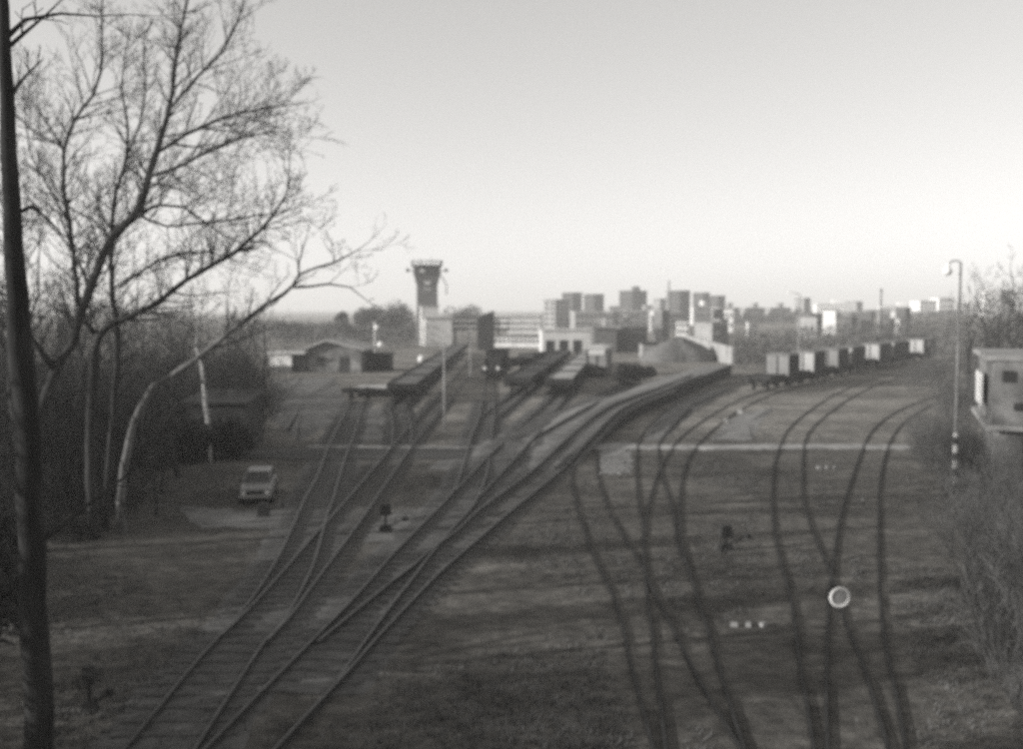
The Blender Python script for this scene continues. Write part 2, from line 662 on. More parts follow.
railway("track crossing over its neighbour and bending left to the foot of the embankment",
        [(653, 749), (630, 661), (616, 605), (588, 544), (573, 490), (572, 475), (574, 464)],
        [(735, 742), (722, 721), (700, 684), (676, 637), (653, 591), (639, 563), (611, 516), (599, 480), (597, 464), (598, 455)])
railway("middle track that sweeps up beside the embankment wall and passes left of the box train",
        [(666, 749), (660, 698), (651, 623), (645, 572), (643, 526), (638, 493), (637, 460), (641, 440), (656, 421), (680, 404), (708, 391), (740, 383), (765, 380)],
        [(685, 566), (678, 546), (672, 507), (663, 479), (659, 451), (663, 439), (681, 418), (700, 403), (726, 391), (760, 383), (784, 380)])
railway("track carrying the curved train of box wagons, right of the embankment",
        [(644, 562), (644.5, 538), (648, 512), (659, 474), (672, 451), (682, 438), (700, 424), (726, 408), (757, 394), (800, 382), (850, 370), (915, 359)],
        [(744, 749), (732, 712), (714, 651), (695, 591), (683, 549), (680, 507), (685, 470), (695, 451), (706, 438), (722, 424), (746, 408), (777, 394), (820, 382), (871, 370), (932, 359)])
railway("track with the left rail nearest the three white pegs, fading into grass past the crossing",
        [(814, 749), (802, 675), (791, 600), (781, 563), (773, 516), (774, 470), (781, 447), (788, 432), (806, 415), (835, 396), (875, 380), (935, 366)],
        [(888, 749), (863, 666), (844, 619), (832, 577), (814, 535), (803, 493), (804.5, 449), (811, 432), (829, 415), (857, 396), (894, 380), (954, 366)])
railway("rightmost railway track, curving past the tall lamp post",
        [(828, 749), (827, 698), (829, 610), (833, 570), (844, 507), (863, 451), (873, 432), (889, 418), (912, 406), (950, 393)],
        [(906, 749), (895, 689), (884, 633), (880.5, 586), (879, 530), (881, 479), (888, 451), (897, 432), (912, 418), (934, 406), (972, 393)])

# ------------------------------------------------------------------ bare trees
def rvec(rng):
    while True:
        v = Vector((rng.uniform(-1, 1), rng.uniform(-1, 1), rng.uniform(-1, 1)))
        if 0.05 < v.length < 1:
            return v.normalized()


def grow(mb, p, d, length, r, level, rng, up=0.12, wob=0.28, dens=1.0, minr=0.004):
    """one wandering branch and, level by level, its side twigs"""
    n = max(3, int(length / (0.45 if level > 1 else 0.28)))
    n = min(n, 12)
    seg = length / n
    pts, rad = [p.copy()], [r]
    cur = d.normalized()
    for i in range(n):
        cur = (cur + rvec(rng) * wob * 0.6 + Vector((0, 0, up * 0.5))).normalized()
        pts.append(pts[-1] + cur * seg)
        rad.append(max(minr, r * (1 - 0.85 * (i + 1) / n)))
    mb.tube(pts, rad, 5 if r > 0.05 else (4 if r > 0.02 else 3), caps=False)
    if level <= 0:
        return
    kids = int(dens * (2.2 + length * (1.5 if level > 1 else 2.2)))
    for k in range(kids):
        t = 0.18 + 0.8 * (k + rng.random()) / kids
        i = min(n - 1, int(t * n))
        u = t * n - i
        q = pts[i].lerp(pts[i + 1], u)
        dd = (pts[i + 1] - pts[i]).normalized()
        side = rvec(rng)
        side = (side - dd * side.dot(dd)).normalized()
        nd = (dd * rng.uniform(0.5, 1.0) + side * rng.uniform(0.6, 1.0) + Vector((0, 0, 0.15))).normalized()
        nl = length * rng.uniform(0.28, 0.55) * (1.15 - 0.5 * t)
        grow(mb, q, nd, nl, max(minr, rad[i] * 0.5), level - 1, rng, up, wob, dens, minr)


def limb_tree(label, limbs, seed, base_dia, mat_trunk, group=None, dens=1.0):
    """a tree given as limbs [(pixel x, pixel y, distance, width in px), ...] then twigs grown off them"""
    rng = random.Random(seed)
    root_p = at(limbs[0][0][0], limbs[0][0][1], limbs[0][0][2])
    root_p.z = terrain(root_p.x, root_p.y) - 0.1
    t = thing("bare_tree", label, "tree", root_p, group=group)
    tr, tw = MB(), MB()
    for li, lb in enumerate(limbs):
        P = [at(a, b, c) for a, b, c, w in lb]
        if li == 0:
            P[0].z = root_p.z
        Wd = [w * c / 1000 / 2 for a, b, c, w in lb]
        Q = catmull(P, 0.5)
        Rd = []
        tot = len(Q) - 1
        # radii interpolated along the control points
        lens = [0.0]
        for a, b in zip(P, P[1:]):
            lens.append(lens[-1] + (b - a).length)
        acc, j = 0.0, 0
        for i, q in enumerate(Q):
            if i:
                acc += (q - Q[i - 1]).length
            while j < len(lens) - 2 and lens[j + 1] < acc:
                j += 1
            u = max(0, min(1, (acc - lens[j]) / max(1e-6, lens[j + 1] - lens[j])))
            Rd.append(Wd[j] + (Wd[j + 1] - Wd[j]) * u)
        for i in range(1, len(Q) - 1):
            Q[i] = Q[i] + rvec(rng) * 0.03
        loc = [q - root_p for q in Q]
        tr.tube(loc, Rd, 8)
        total = acc
        k = 0.0
        for i in range(1, len(loc)):
            k += (loc[i] - loc[i - 1]).length
            z = Q[i].z
            rate = (0.2 if z < 4 else 0.6 if z < 7 else 1.5) * dens
            rate *= 0.6 + 0.9 * (k / total)
            cnt = int(rate * 0.95 + rng.random())
            for _ in range(cnt):
                dd = (loc[i] - loc[i - 1]).normalized()
                s = rvec(rng)
                s = (s - dd * s.dot(dd)).normalized()
                nd = (dd * rng.uniform(0.35, 1) + s * rng.uniform(0.5, 1) + Vector((0.05, 0, 0.12))).normalized()
                ln = rng.uniform(1.0, 2.7) * (0.6 if k / total > 0.7 else 1) * (0.7 + 0.5 * min(1, z / 10))
                grow(tw, loc[i], nd, ln, min(Rd[i] * 0.5, 0.035), 2, rng, dens=1.1, minr=0.0065)
        grow(tw, loc[-1], loc[-1] - loc[-2], 1.5, Rd[-1], 3, rng, dens=0.7)
    tr.obj("trunk", mat_trunk, t, smooth=True)
    tw.obj("crown", M['twig'], t)
    return t


G_BIG = "big bare trees at the left edge of the yard"
limb_tree("bare tree with a thick fork whose long right limb climbs highest over the sky",
          [[(34, 560, 34, 15), (34, 480, 34, 13), (38, 428, 34, 12), (48, 390, 34, 11), (58, 366, 34, 10), (72, 345, 34, 9.5), (88, 296, 34, 9), (108, 244, 34, 8.5), (140, 208, 34, 8), (148, 176, 34, 7), (156, 154, 34, 6.5), (166, 120, 34, 5), (172, 90, 34, 4), (178, 45, 34, 3), (188, 0, 34, 2.2), (194, -40, 34, 1.5)],
           [(55, 370, 34, 8), (40, 350, 33.6, 6), (28, 334, 33.2, 5), (18, 300, 32.6, 4), (12, 240, 32, 3), (6, 180, 31.5, 2)],
           [(149, 177, 34, 3.6), (184, 165, 33.5, 3.2), (212, 150, 33, 2.8), (250, 136, 32.5, 2), (282, 132, 32, 1)],
           [(157, 153, 34, 3.6), (200, 128, 34.5, 3.2), (236, 115, 35, 2.4), (282, 106, 35.5, 1.2)],
           [(168, 112, 34, 3.2), (192, 84, 33.5, 3), (228, 44, 33, 2.4), (244, 0, 32.5, 1.6)],
           [(132, 216, 34, 4), (160, 206, 34.4, 3), (184, 208, 34.8, 2.5), (204, 222, 35.2, 1.8), (232, 240, 35.6, 1.2)],
           [(136, 212, 34, 3.4), (168, 226, 33.4, 2.4), (240, 218, 32.8, 1.8), (290, 210, 32.4, 1)],
           [(90, 290, 34, 4), (78, 262, 34.6, 3), (60, 236, 35.4, 2.2), (30, 200, 36, 1.4)]], 11, 0.4, M['bark'], G_BIG, 1.75)
limb_tree("bare tree with a dark straight trunk and a long limb rising right across the treetops",
          [[(95, 545, 36, 12), (91, 480, 36, 11), (91, 420, 36, 10.5), (95, 375, 36, 10), (98, 338, 36, 9), (110, 325, 36, 7), (136, 314, 35.8, 6), (160, 300, 35.5, 5.4), (200, 272, 35.2, 4.8), (236, 252, 35, 4.2), (272, 218, 34.8, 3), (288, 190, 34.6, 1.8), (290, 162, 34.4, 1)],
           [(98, 338, 36, 6), (86, 322, 36, 5), (78, 296, 36, 5), (72, 240, 36, 4.6), (64, 192, 36, 4.2), (64, 152, 36, 3.8), (74, 120, 36, 3.4), (94, 96, 36, 3), (100, 72, 36, 2.6), (102, 30, 36, 2), (102, -20, 36, 1.4)],
           [(64, 150, 36, 2.6), (50, 140, 36.6, 2.2), (30, 128, 37.2, 1.8), (10, 110, 37.6, 1.2)],
           [(120, 288, 36, 3), (160, 260, 36.8, 2.4), (204, 252, 37.4, 1.8), (240, 262, 38, 1)],
           [(72, 230, 36, 2.6), (50, 190, 35.2, 2), (30, 150, 34.6, 1.6), (24, 90, 34, 1)]], 22, 0.4, M['bark'], G_BIG, 1.75)
limb_tree("slim upright bare tree between the dark straight trunk and the pale leaning one",
          [[(106, 545, 37.5, 8), (105, 510, 37.5, 7.5), (109, 470, 37.5, 7), (114, 400, 37.5, 6.5), (118, 340, 37.5, 6), (114, 304, 37.5, 5.5), (112, 276, 37.5, 5), (112, 232, 37.5, 4.4), (116, 192, 37.5, 3.8), (126, 160, 37.5, 3.2), (128, 130, 37.5, 2.6), (122, 90, 37.5, 2), (126, 50, 37.5, 1.4)],
           [(124, 164, 37.5, 2.6), (148, 182, 37, 2), (180, 190, 36.4, 1.4)],
           [(112, 240, 37.5, 2.8), (92, 220, 38, 2.2), (74, 212, 38.4, 1.6), (48, 176, 38.8, 1)],
           [(126, 158, 37.5, 2.4), (144, 110, 38, 2), (144, 60, 38.4, 1.4)]], 33, 0.3, M['bark'], G_BIG, 1.6)
limb_tree("pale tree leaning far right, its long bare limb reaching towards the far huts",
          [[(124, 535, 36.8, 9), (121, 505, 36.8, 8.5), (123, 480, 36.8, 8), (129, 440, 36.8, 7.5), (139, 410, 36.8, 7), (152, 388, 36.8, 6.5), (176, 374, 36.6, 6), (208, 350, 36.4, 5.4), (228, 334, 36.2, 5), (248, 320, 36, 4.6), (266, 306, 35.8, 4.2), (284, 295, 35.6, 3.8), (294, 286, 35.4, 3.2), (300, 275, 35.2, 2.6), (334, 262, 34.8, 2), (357, 251, 34.4, 1.2)],
           [(294, 288, 35.4, 2.8), (329, 285, 35.8, 2), (350, 288, 36, 1.4), (366, 300, 36.2, 0.8)],
           [(280, 298, 35.6, 2), (276, 304, 35.5, 1.8), (266, 309, 35.3, 1.2)],
           [(299, 278, 35.3, 2.2), (300, 262, 35, 1.8), (306, 240, 34.6, 1)],
           [(208, 350, 36.4, 2.6), (240, 340, 36.9, 1.8), (262, 332, 37.4, 1)]], 44, 0.3, M['bark_pale'], G_BIG, 0.55)
limb_tree("very dark thick trunk cutting down the left edge, nearest of all the trees",
          [[(46, 900, 13, 36), (40, 749, 13, 29), (34, 600, 13, 27), (28, 450, 13, 25), (22, 350, 13, 23), (16, 250, 13, 18), (10, 150, 13, 15), (4, 50, 13, 12), (0, -40, 13, 10), (-6, -140, 13, 8), (-14, -260, 13, 5)],
           [(14, 215, 13, 5), (30, 208, 13.3, 3.4), (48, 218, 13.7, 2.2), (60, 232, 14, 1.4)],
           [(4, 40, 13, 6), (26, 22, 13.3, 4), (60, 12, 13.6, 2.6), (96, 16, 14, 1.6)]], 55, 0.4, M['bark_black'], G_BIG, 0.12)


def proto_tree(seed, h, spread, trunk_r, mt, level=3, nb=14, dens=0.75, minr=0.014, crown_from=0.18, mtw=None):
    rng = random.Random(seed)
    t = thing("bare_tree", "proto", "tree")
    tr, tw = MB(), MB()
    pts, rad = [], []
    x = y = 0.0
    n = 9
    for i in range(n + 1):
        u = i / n
        pts.append(Vector((x, y, -0.15 + h * 0.92 * u)))
        rad.append(trunk_r * (1 - 0.88 * u))
        x += rng.uniform(-.035, .035) * h
        y += rng.uniform(-.035, .035) * h
    tr.tube(pts, rad, 7)
    for k in range(nb):
        u = crown_from + (1 - crown_from) * (k + rng.random()) / nb
        u = min(u, 0.97)
        i = min(n - 1, int(u * n))
        q = pts[i].lerp(pts[i + 1], u * n - i)
        a = rng.uniform(0, 6.28)
        d = Vector((math.cos(a), math.sin(a), rng.uniform(0.5, 1.3)))
        grow(tw, q, d, spread * rng.uniform(0.6, 1.1) * (1.15 - 0.55 * u), rad[i] * 0.5, level - 1, rng, dens=dens, minr=minr)
    grow(tw, pts[-1], Vector((0, 0, 1)), h * 0.14, rad[-1], 2, rng, dens=dens, minr=minr)
    tr.obj("trunk", mt, t, smooth=True)
    tw.obj("crown", mtw or M['twig'], t)
    return t


def proto_shrub(seed, h, w, n=38, m=None, minr=0.008, name="bare_shrub"):
    rng = random.Random(seed)
    mb = MB()
    for k in range(n):
        a = rng.uniform(0, 6.28)
        r = w * 0.3 * math.sqrt(rng.random())
        p = Vector((math.cos(a) * r, math.sin(a) * r, -0.1))
        d = Vector((math.cos(a) * rng.uniform(0.1, 0.8), math.sin(a) * rng.uniform(0.1, 0.8), 1))
        grow(mb, p, d, h * rng.uniform(0.6, 1.05), 0.02, 2, rng, dens=0.8, minr=minr)
    o = mb.obj(name, m or M['twig_grey'])
    return tag(o, "proto", "shrub")


protoA = [proto_tree(100 + i, 11 + i, 3.8, 0.15 + 0.02 * i, M['bark'], dens=0.8) for i in range(3)]
protoS = [proto_shrub(200 + i, 2.6 + 0.5 * i, 2.8) for i in range(3)]
protoL = [proto_shrub(240 + i, 3.0 + 0.6 * i, 3.2, n=50, m=M['twig']) for i in range(3)]
USED = set()


def place(proto, x, y, label, group, s=1.0, rz=0.0, z=None, sz=None):
    o = proto
    if id(proto) in USED:
        o = copy_tree(proto)
    USED.add(id(proto))
    o.location = (x, y, terrain(x, y) if z is None else z)
    o.rotation_euler = (0, 0, rz)
    o.scale = (s, s, sz or s)
    o['label'] = label
    o['group'] = group
    return o


rng = random.Random(5)
# thicket at the left
spots = []
tries = 0
while len(spots) < 85 and tries < 4000:
    tries += 1
    y = rng.uniform(40, 125)
    px = rng.uniform(-80, 262) - max(0, (y - 95)) * 0.6
    x = (px - 512) / 1000 * y
    if px > 185 and y < 62:
        continue
    if any((x - a) ** 2 + (y - b) ** 2 < 9 for a, b in spots):
        continue
    spots.append((x, y))
for i, (x, y) in enumerate(spots):
    lab = ("thin bare tree in the tangled thicket behind the big left trees" if y < 80
           else "bare tree in the far depth of the left wood, its twigs blurring together")
    place(protoA[i % 3], x, y, lab, "bare trees of the left thicket" if y < 80 else "bare trees deep in the left wood", rng.uniform(0.6, 0.95) * (1.3 if x < -0.42 * y else 0.85), rng.uniform(0, 6.28))
for (x, y, s) in [(-14, 19, 1.2), (-19, 24, 1.25), (-24, 15, 1.2), (-27, 31, 1.3), (-16.5, 10, 1.15), (-33, 22, 1.3), (-21.5, 38, 1.1)]:
    place(protoA[int(abs(x)) % 3], x, y, "tall bare tree at the dark left edge among the added conifers", "near trees of the left wood", s, x)
k = 0
for i in range(105):
    y = rng.uniform(39.5, 96)
    px = rng.uniform(-40, 250) if y > 62 else rng.uniform(-40, 150)
    x = (px - 512) / 1000 * y
    place(protoL[i % 3], x, y, "tangled leafless shrub among the trunks of the left thicket", "leafless shrubs of the left thicket", rng.uniform(0.7, 1.25), rng.uniform(0, 6.28))

for i in range(16):
    y = rng.uniform(29, 38)
    px = rng.uniform(-30, 120) if y > 34 else rng.uniform(-40, 40)
    place(protoL[i % 3], (px - 512) / 1000 * y, y, "low dark shrub at the feet of the big left trunks", "low shrubs at the feet of the big left trees", rng.uniform(0.4, 0.65), rng.uniform(0, 6.28))
# birch with a white trunk
bt = proto_tree(301, 10.5, 2.6, 0.17, M['birch'], nb=12, dens=0.7, crown_from=0.4)
p = gp(210, 462)
place(bt, p.x, p.y, "slim birch with a white mottled trunk behind the parked car", "birch trees", 1.0)
del bt['group']

# evergreen bushes: many small leaf faces through the volume
def leaf_bush(w, d, h, n, seed, size=0.16, name="evergreen_bush", m=None):
    rng = random.Random(seed)
    mb = MB()
    blobs = [(rng.uniform(-w / 2, w / 2) * 0.7, rng.uniform(-d / 2, d / 2) * 0.7, rng.uniform(0.3, 0.72) * h, rng.uniform(0.28, 0.42) * min(w, h)) for _ in range(9)]
    for k in range(n):
        bx, by, bz, br = blobs[rng.randrange(len(blobs))]
        v = rvec(rng) * br * rng.uniform(0.5, 1.05)
        c = Vector((bx, by, bz)) + v
        if c.z < 0:
            c.z = rng.uniform(0, 0.4)
        a, b = rvec(rng) * size, rvec(rng) * size
        mb.poly([c - a, c + b * 0.6, c + a, c - b * 0.6], [(0, 1, 2, 3)])
    for j in range(5):
        mb.tube([Vector((0, 0, -0.1)), Vector((rng.uniform(-.3, .3) * w, rng.uniform(-.3, .3) * d, h * 0.6))], [0.05, 0.02], 4)
    return mb.obj(name, m or M['evergreen'])


def bush_at(px, py, w, h, label, seed, n=2600, size=0.16, m=None, d=None):
    p = gp(px, py)
    o = leaf_bush(w, d or w * 0.8, h, n, seed, size, m=m)
    o.location = p
    return tag(o, label, "bush")


bush_at(238, 458, 2.6, 2.2, "dark evergreen bush against the black shed", 1)
bush_at(628, 386, 3.4, 2.4, "dark bush right of the small covered wagon", 3, 2200)
bush_at(645, 381, 2.8, 1.8, "lower dark bush where the embankment begins to rise", 4, 1800)
bush_at(190, 462, 3.6, 2.3, "dark leafy bush left of the birch", 5)
bush_at(140, 470, 4.4, 2.8, "dark leafy bush in the thicket behind the pale leaning tree", 8)
bush_at(60, 500, 4.6, 3.2, "dark leafy bush right of the nearest trunk, under the big fork", 9)
bush_at(290, 342, 9, 5.5, "round grey bush behind the hut with the pale end wall", 6, 2200, 0.35, M['twig_grey'])
for i, (px, w, h, lab) in enumerate([(386, 9, 9, "big rounded grey tree left of the clock tower"), (404, 9, 10.5, "taller rounded grey tree touching the clock tower"),
                                     (366, 6, 9.5, "narrow grey tree over the dark open shed"), (455, 10, 10.5, "rounded tree top right of the clock tower block"),
                                     (343, 4, 9, "thin upright far tree poking above the left treeline")]):
    o = leaf_bush(w, w, h, 2600, 20 + i, 0.3, "leafless_tree", M['far_wood'])
    p = gp(px, 341)
    o.location = (p.x, p.y + (45 if px == 455 else 0), 0)
    tag(o, lab, "tree")

# unseen conifers added beyond the left edge to shade the near trunk and foreground
def conifer(h, w, seed):
    rng = random.Random(seed)
    t = thing("shade_conifer", "proto", "tree")
    tr, fo = MB(), MB()
    tr.tube([Vector((0, 0, -0.2)), Vector((0.1, 0, h * 0.5)), Vector((0, 0.1, h * 0.97))], [0.22, 0.14, 0.02], 7)
    for k in range(2600):
        z = h * (0.06 + 0.92 * rng.random() ** 0.85)
        a = rng.uniform(0, 6.283)
        lim = w * (1.04 - z / h) * (0.75 + 0.35 * math.sin(a * 3 + z * 2.1))
        r = lim * math.sqrt(rng.random())
        c = Vector((math.cos(a) * r, math.sin(a) * r, z - 0.25 * r))
        out = Vector((math.cos(a), math.sin(a), -0.35)) * rng.uniform(0.25, 0.5)
        sd = Vector((-math.sin(a), math.cos(a), rng.uniform(-.3, .3))) * rng.uniform(0.07, 0.16)
        fo.poly([c - out, c + sd, c + out, c - sd], [(0, 1, 2, 3)])
    tr.obj("trunk", M['bark'], t)
    fo.obj("crown", M['evergreen'], t)
    return t


cf = [conifer(13, 2.9, 61), conifer(15, 3.3, 62)]
for i, (x, y, s) in enumerate([(-13.5, 11.5, .8), (-20, 14.5, .8), (-24, 3, .85), (-18, 7, .8), (-26, 19, 0.9), (-15.5, 17.5, .75), (-35, 24, .95)]):
    place(cf[i % 2], x, y, "unseen dense conifer left of the view, added for its long shade", "unseen shade conifers on the left", s, x)
for i, (x, y, w_, h_) in enumerate([(-10.9, 16.0, 3.8, 3.6), (-13.3, 21.5, 4.0, 3.6), (-15.6, 27, 4.5, 3.4)]):
    o = leaf_bush(w_, 3.2, h_, 5200, 70 + i, 0.12)
    o.location = (x, y, terrain(x, y))
    tag(o, ["black leafy bush in the lower left corner behind the nearest trunk", "second dark leafy bush at the left edge, behind the corner one", "third dark leafy bush at the left edge, below the big fork"][i], "bush")

# ------------------------------------------------------------------ far woodland masses (nobody could count these)
def woodland(name, segs, seed, n, size, m):
    """segs: (px0, px1, top py, distance, depth)"""
    rng = random.Random(seed)
    mb = MB()
    for (a, b, top0, top1, D, dep) in segs:
        xa, xb = (a - 512) / 1000 * D, (b - 512) / 1000 * D
        cnt = max(3, int(abs(xb - xa) / (D * 0.009)) * 2)
        for c in range(cnt):
            u = (c + rng.uniform(-.5, .5)) / cnt
            Y = D + rng.uniform(0, dep)
            px = a + (b - a) * u
            x = (px - 512) / 1000 * Y
            top = top0 + (top1 - top0) * u + rng.uniform(-2, 3.5)
            h = CAM_H + (309 - top) * Y / 1000
            z0 = terrain(x, Y)
            rr = D * rng.uniform(0.006, 0.011)
            hh = max(2.0, h - z0)
            for k in range(n):
                t = rng.random() ** 0.8
                v = rvec(rng)
                q = Vector((x + v.x * rr * (1.1 - 0.5 * t), Y + v.y * rr, z0 + hh * t * (0.85 + 0.15 * rng.random())))
                aa = rvec(rng) * size * D / 200
                aa.z = abs(aa.z) + 0.4 * size * D / 200
                bb = rvec(rng) * size * 0.25 * D / 200
                mb.poly([q - aa, q + bb, q + aa, q - bb], [(0, 1, 2, 3)])
    return tag(mb.obj(name, m), kind='stuff')


woodland("distant_woodland", [(120, 270, 308, 318, 150, 50), (230, 420, 320, 322, 190, 60), (60, 200, 300, 306, 130, 40), (280, 420, 322, 326, 260, 60)], 7, 90, 0.5, M['far_wood'])
woodland("yard_brushwood", [(738, 800, 330, 328, 150, 30), (738, 850, 338, 336, 135, 8), (790, 900, 326, 322, 180, 40), (880, 960, 318, 312, 190, 30), (935, 1040, 326, 318, 118, 25), (950, 1060, 308, 268, 112, 30), (985, 1060, 292, 262, 100, 12), (850, 945, 334, 330, 185, 12)], 8, 90, 0.45, M['far_wood'])
woodland("skyline_woodland", [(560, 720, 318, 316, 520, 60), (720, 960, 315, 311, 430, 80), (430, 560, 322, 322, 420, 60)], 9, 60, 0.45, M['far_wood'])

# ------------------------------------------------------------------ buildings
win_cache = {}


def windows_on(parent, face_o, u, w, h, z0, nx_, nz_, ww, wh, m=None):
    """a grid of windows (each its own part) on a facade: origin, unit direction, extents"""
    key = (round(ww, 2), round(wh, 2))
    if key not in win_cache:
        o = MB().box((0, 0, -wh / 2), (ww, 0.14, wh)).obj("window", M['glass'])
        win_cache[key] = o.data
        bpy.data.objects.remove(o)
    nrm = Vector((u.y, -u.x, 0))
    for j in range(nz_):
        for i in range(nx_):
            q = face_o + u * (w * (i + 0.5) / nx_) + Vector((0, 0, z0 + (h - z0) * (j + 0.5) / nz_))
            o = bpy.data.objects.new("window", win_cache[key])
            COL.objects.link(o)
            o.parent = parent
            o.location = q
            o.rotation_euler = (0, 0, math.atan2(u.y, u.x))


def block(label, px0, px1, top, D, depth, rz=0.0, m='concrete', roof='roof', floors=0, cols=0, cat="building", name="apartment_block", base=None, side_cols=0, parapet=0.8, group=None, roofbox=True, scols_fl=None):
    """a flat roofed block whose nearest corner stands at distance D and whose outline spans px0..px1"""
    ca, sa = math.cos(rz), math.sin(rz)
    X0, X1 = (px0 - 512) / 1000 * D, (px1 - 512) / 1000 * D
    span = X1 - X0
    w = max(1.0, (span - depth * abs(sa)) / max(0.2, ca))
    h = CAM_H + (309 - top) * D / 1000
    cx = (X0 + X1) / 2
    cy = D + (w * abs(sa) + depth * ca) / 2
    zb = terrain(cx, cy) - 0.3 if base is None else base
    t = thing(name, label, cat, (cx, cy, zb), rz, group)
    H = h - zb
    MB().box((0, 0, 0), (w, depth, H - 0.25)).obj("wall", M[m], t)
    r = MB().box((0, 0, H - 0.25), (w + 0.5, depth + 0.5, 0.3)).obj("roof", M[roof], t)
    if roofbox and w > 9:
        MB().box((w * 0.18, 0, H + 0.05), (w * 0.22, depth * 0.35, 2.2)).obj("stair_head", M[m], r)
    if floors:
        zz = 1.0
        wh = (H - zz) / floors * 0.5
        windows_on(t, Vector((-w / 2, -depth / 2, 0)), Vector((1, 0, 0)), w, H - 0.4, zz, cols, floors, w / cols * 0.5, wh)
        if side_cols:
            windows_on(t, Vector((-w / 2, depth / 2, 0)), Vector((0, -1, 0)), depth, H - 0.4, zz, side_cols, floors, depth / side_cols * 0.5, wh)
            windows_on(t, Vector((w / 2, -depth / 2, 0)), Vector((0, 1, 0)), depth, H - 0.4, zz, side_cols, floors, depth / side_cols * 0.5, wh)
    return t


rz40, rz30 = R(40), R(30)
GT = "apartment towers on the skyline"
block("leftmost broad tower block, stepped behind the long pale sheds", 545, 570, 300, 420, 9, rz30, 'concrete', floors=5, cols=3, group=GT, side_cols=2)
block("dark tower block standing just behind the broad stepped one", 563, 583, 293, 520, 8, rz40, 'concrete_dark', floors=6, cols=2, group=GT, side_cols=2)
block("squarish dark tower block with a narrow bright gap on its left", 585, 605, 294.5, 540, 8, rz40, 'concrete_dark', floors=6, cols=2, group=GT, side_cols=2)
block("lone tower block in the middle of the skyline with open sky on both sides", 621, 649, 291, 500, 9, rz40, 'concrete_dark', floors=6, cols=3, group=GT, side_cols=2)
block("small pale tower block left of the tallest dark one", 655, 667, 299, 560, 6, rz30, 'concrete', floors=5, cols=2, group=GT)
block("tallest darkest tower block beside the thin mast", 669, 692, 291, 460, 8, rz40, 'concrete_dark', floors=7, cols=3, group=GT, side_cols=2)
block("left half of the twin dark tower blocks right of the tallest one", 695, 711, 293, 520, 7, rz40, 'concrete_dark', floors=6, cols=2, group=GT)
block("right half of the twin dark tower blocks, a little lower", 710, 727, 296, 535, 7, rz40, 'concrete_dark', floors=6, cols=2, group=GT)
block("slim tower block standing alone right of the long low terrace", 798, 812, 298.5, 480, 6, rz30, 'concrete', floors=5, cols=2, group=GT)
GL = "lower buildings along the skyline"
block("long low grey block under the two dark squarish towers", 572, 640, 312, 400, 10, R(8), 'concrete', roof='roof_pale', floors=2, cols=14, group=GL)
block("pale low block below the lone middle tower", 622, 664, 310.5, 440, 10, R(8), 'concrete', roof='roof_pale', floors=3, cols=7, group=GL)
block("pale low block at the foot of the tallest dark tower", 655, 684, 313, 380, 10, R(20), 'concrete', roof='roof_pale', floors=3, cols=5, group=GL)
block("bright white low block under the twin dark towers", 690, 716, 306, 470, 10, R(20), 'plaster', roof='roof_pale', floors=3, cols=5, group=GL)
for i, (a, b) in enumerate([(716, 741), (742, 766), (767, 792)]):
    block(["left", "middle", "right"][i] + " section of the long grey terrace with pale roof edges", a, b, 308, 450 + 12 * i, 10, R(10), 'concrete', roof='roof_pale', floors=4, cols=7, group="terrace sections on the skyline")
block("long dark low block between the slim tower and the train", 808, 835, 314, 330, 9, R(5), 'concrete_dark', floors=3, cols=6, group=GL)
block("bright white long block on the far right skyline behind the dark low block", 818, 849, 304, 600, 12, R(-8), 'white', roof='roof_pale', floors=3, cols=8, group=GL)
block("narrow grey block at the right end of the bright white long one", 850, 864, 302, 520, 7, rz30, 'concrete', floors=4, cols=3, group=GL)
block("low white block left of the two brightest white ones", 884, 916, 306, 620, 12, R(-8), 'white', roof='roof_pale', floors=2, cols=8, group=GL)
block("bright white block left of the lamp post, taller one of the close pair", 918, 937, 301, 480, 10, R(5), 'white', roof='roof_pale', floors=3, cols=4, group=GL)
block("bright white block crossed by the lamp post", 937, 955, 298, 520, 10, R(5), 'white', roof='roof_pale', floors=3, cols=4, group=GL)
block("low white block right of the lamp post", 957, 982, 303, 560, 10, R(-5), 'plaster', roof='roof_pale', floors=2, cols=5, group=GL)
block("white house-like block standing highest at the far right", 985, 996, 290, 420, 8, R(-10), 'white', roof='roof_pale', floors=4, cols=3, group=GL)
block("small grey block half hidden by branches at the far right", 998, 1012, 291, 460, 8, R(10), 'concrete', floors=3, cols=3, group=GL)
block("white many-windowed office block right of the dark slanted tower", 508, 545, 314, 330, 10, R(-6), 'plaster', roof='roof_pale', floors=3, cols=9, group=GL, roofbox=False)
block("long low white shed with a dark roof below the office block", 494, 556, 337, 215, 7, R(-20), 'plaster', roof='roof', floors=1, cols=12, group=GL, name="warehouse", cat="warehouse", roofbox=False)
block("bright white flat-roofed shed with dark bays in the middle of the yard", 541, 592, 330, 190, 9, R(2), 'plaster', roof='roof_pale', group=GL, name="warehouse", cat="warehouse", roofbox=False)
block("dark brick warehouse right of the bright white shed", 590, 617, 328, 188, 12, R(4), 'brick', roof='roof', group=GL, name="warehouse", cat="warehouse", roofbox=False)
block("longer lighter brick warehouse behind the embankment", 617, 648, 327, 196, 14, R(4), 'concrete_dark', roof='roof', group=GL, name="warehouse", cat="warehouse", roofbox=False)
block("tiny hut with a dark flat roof and pale wall beside the gravel mound", 642, 658, 343, 172, 3, R(3), 'concrete', roof='black', group=GL, name="hut", cat="hut", roofbox=False)
block("grey building with a pale face behind the end of the embankment", 700, 722, 322, 230, 7, R(25), 'concrete', roof='roof', floors=2, cols=3, group=GL, roofbox=False)
rngb = random.Random(41)
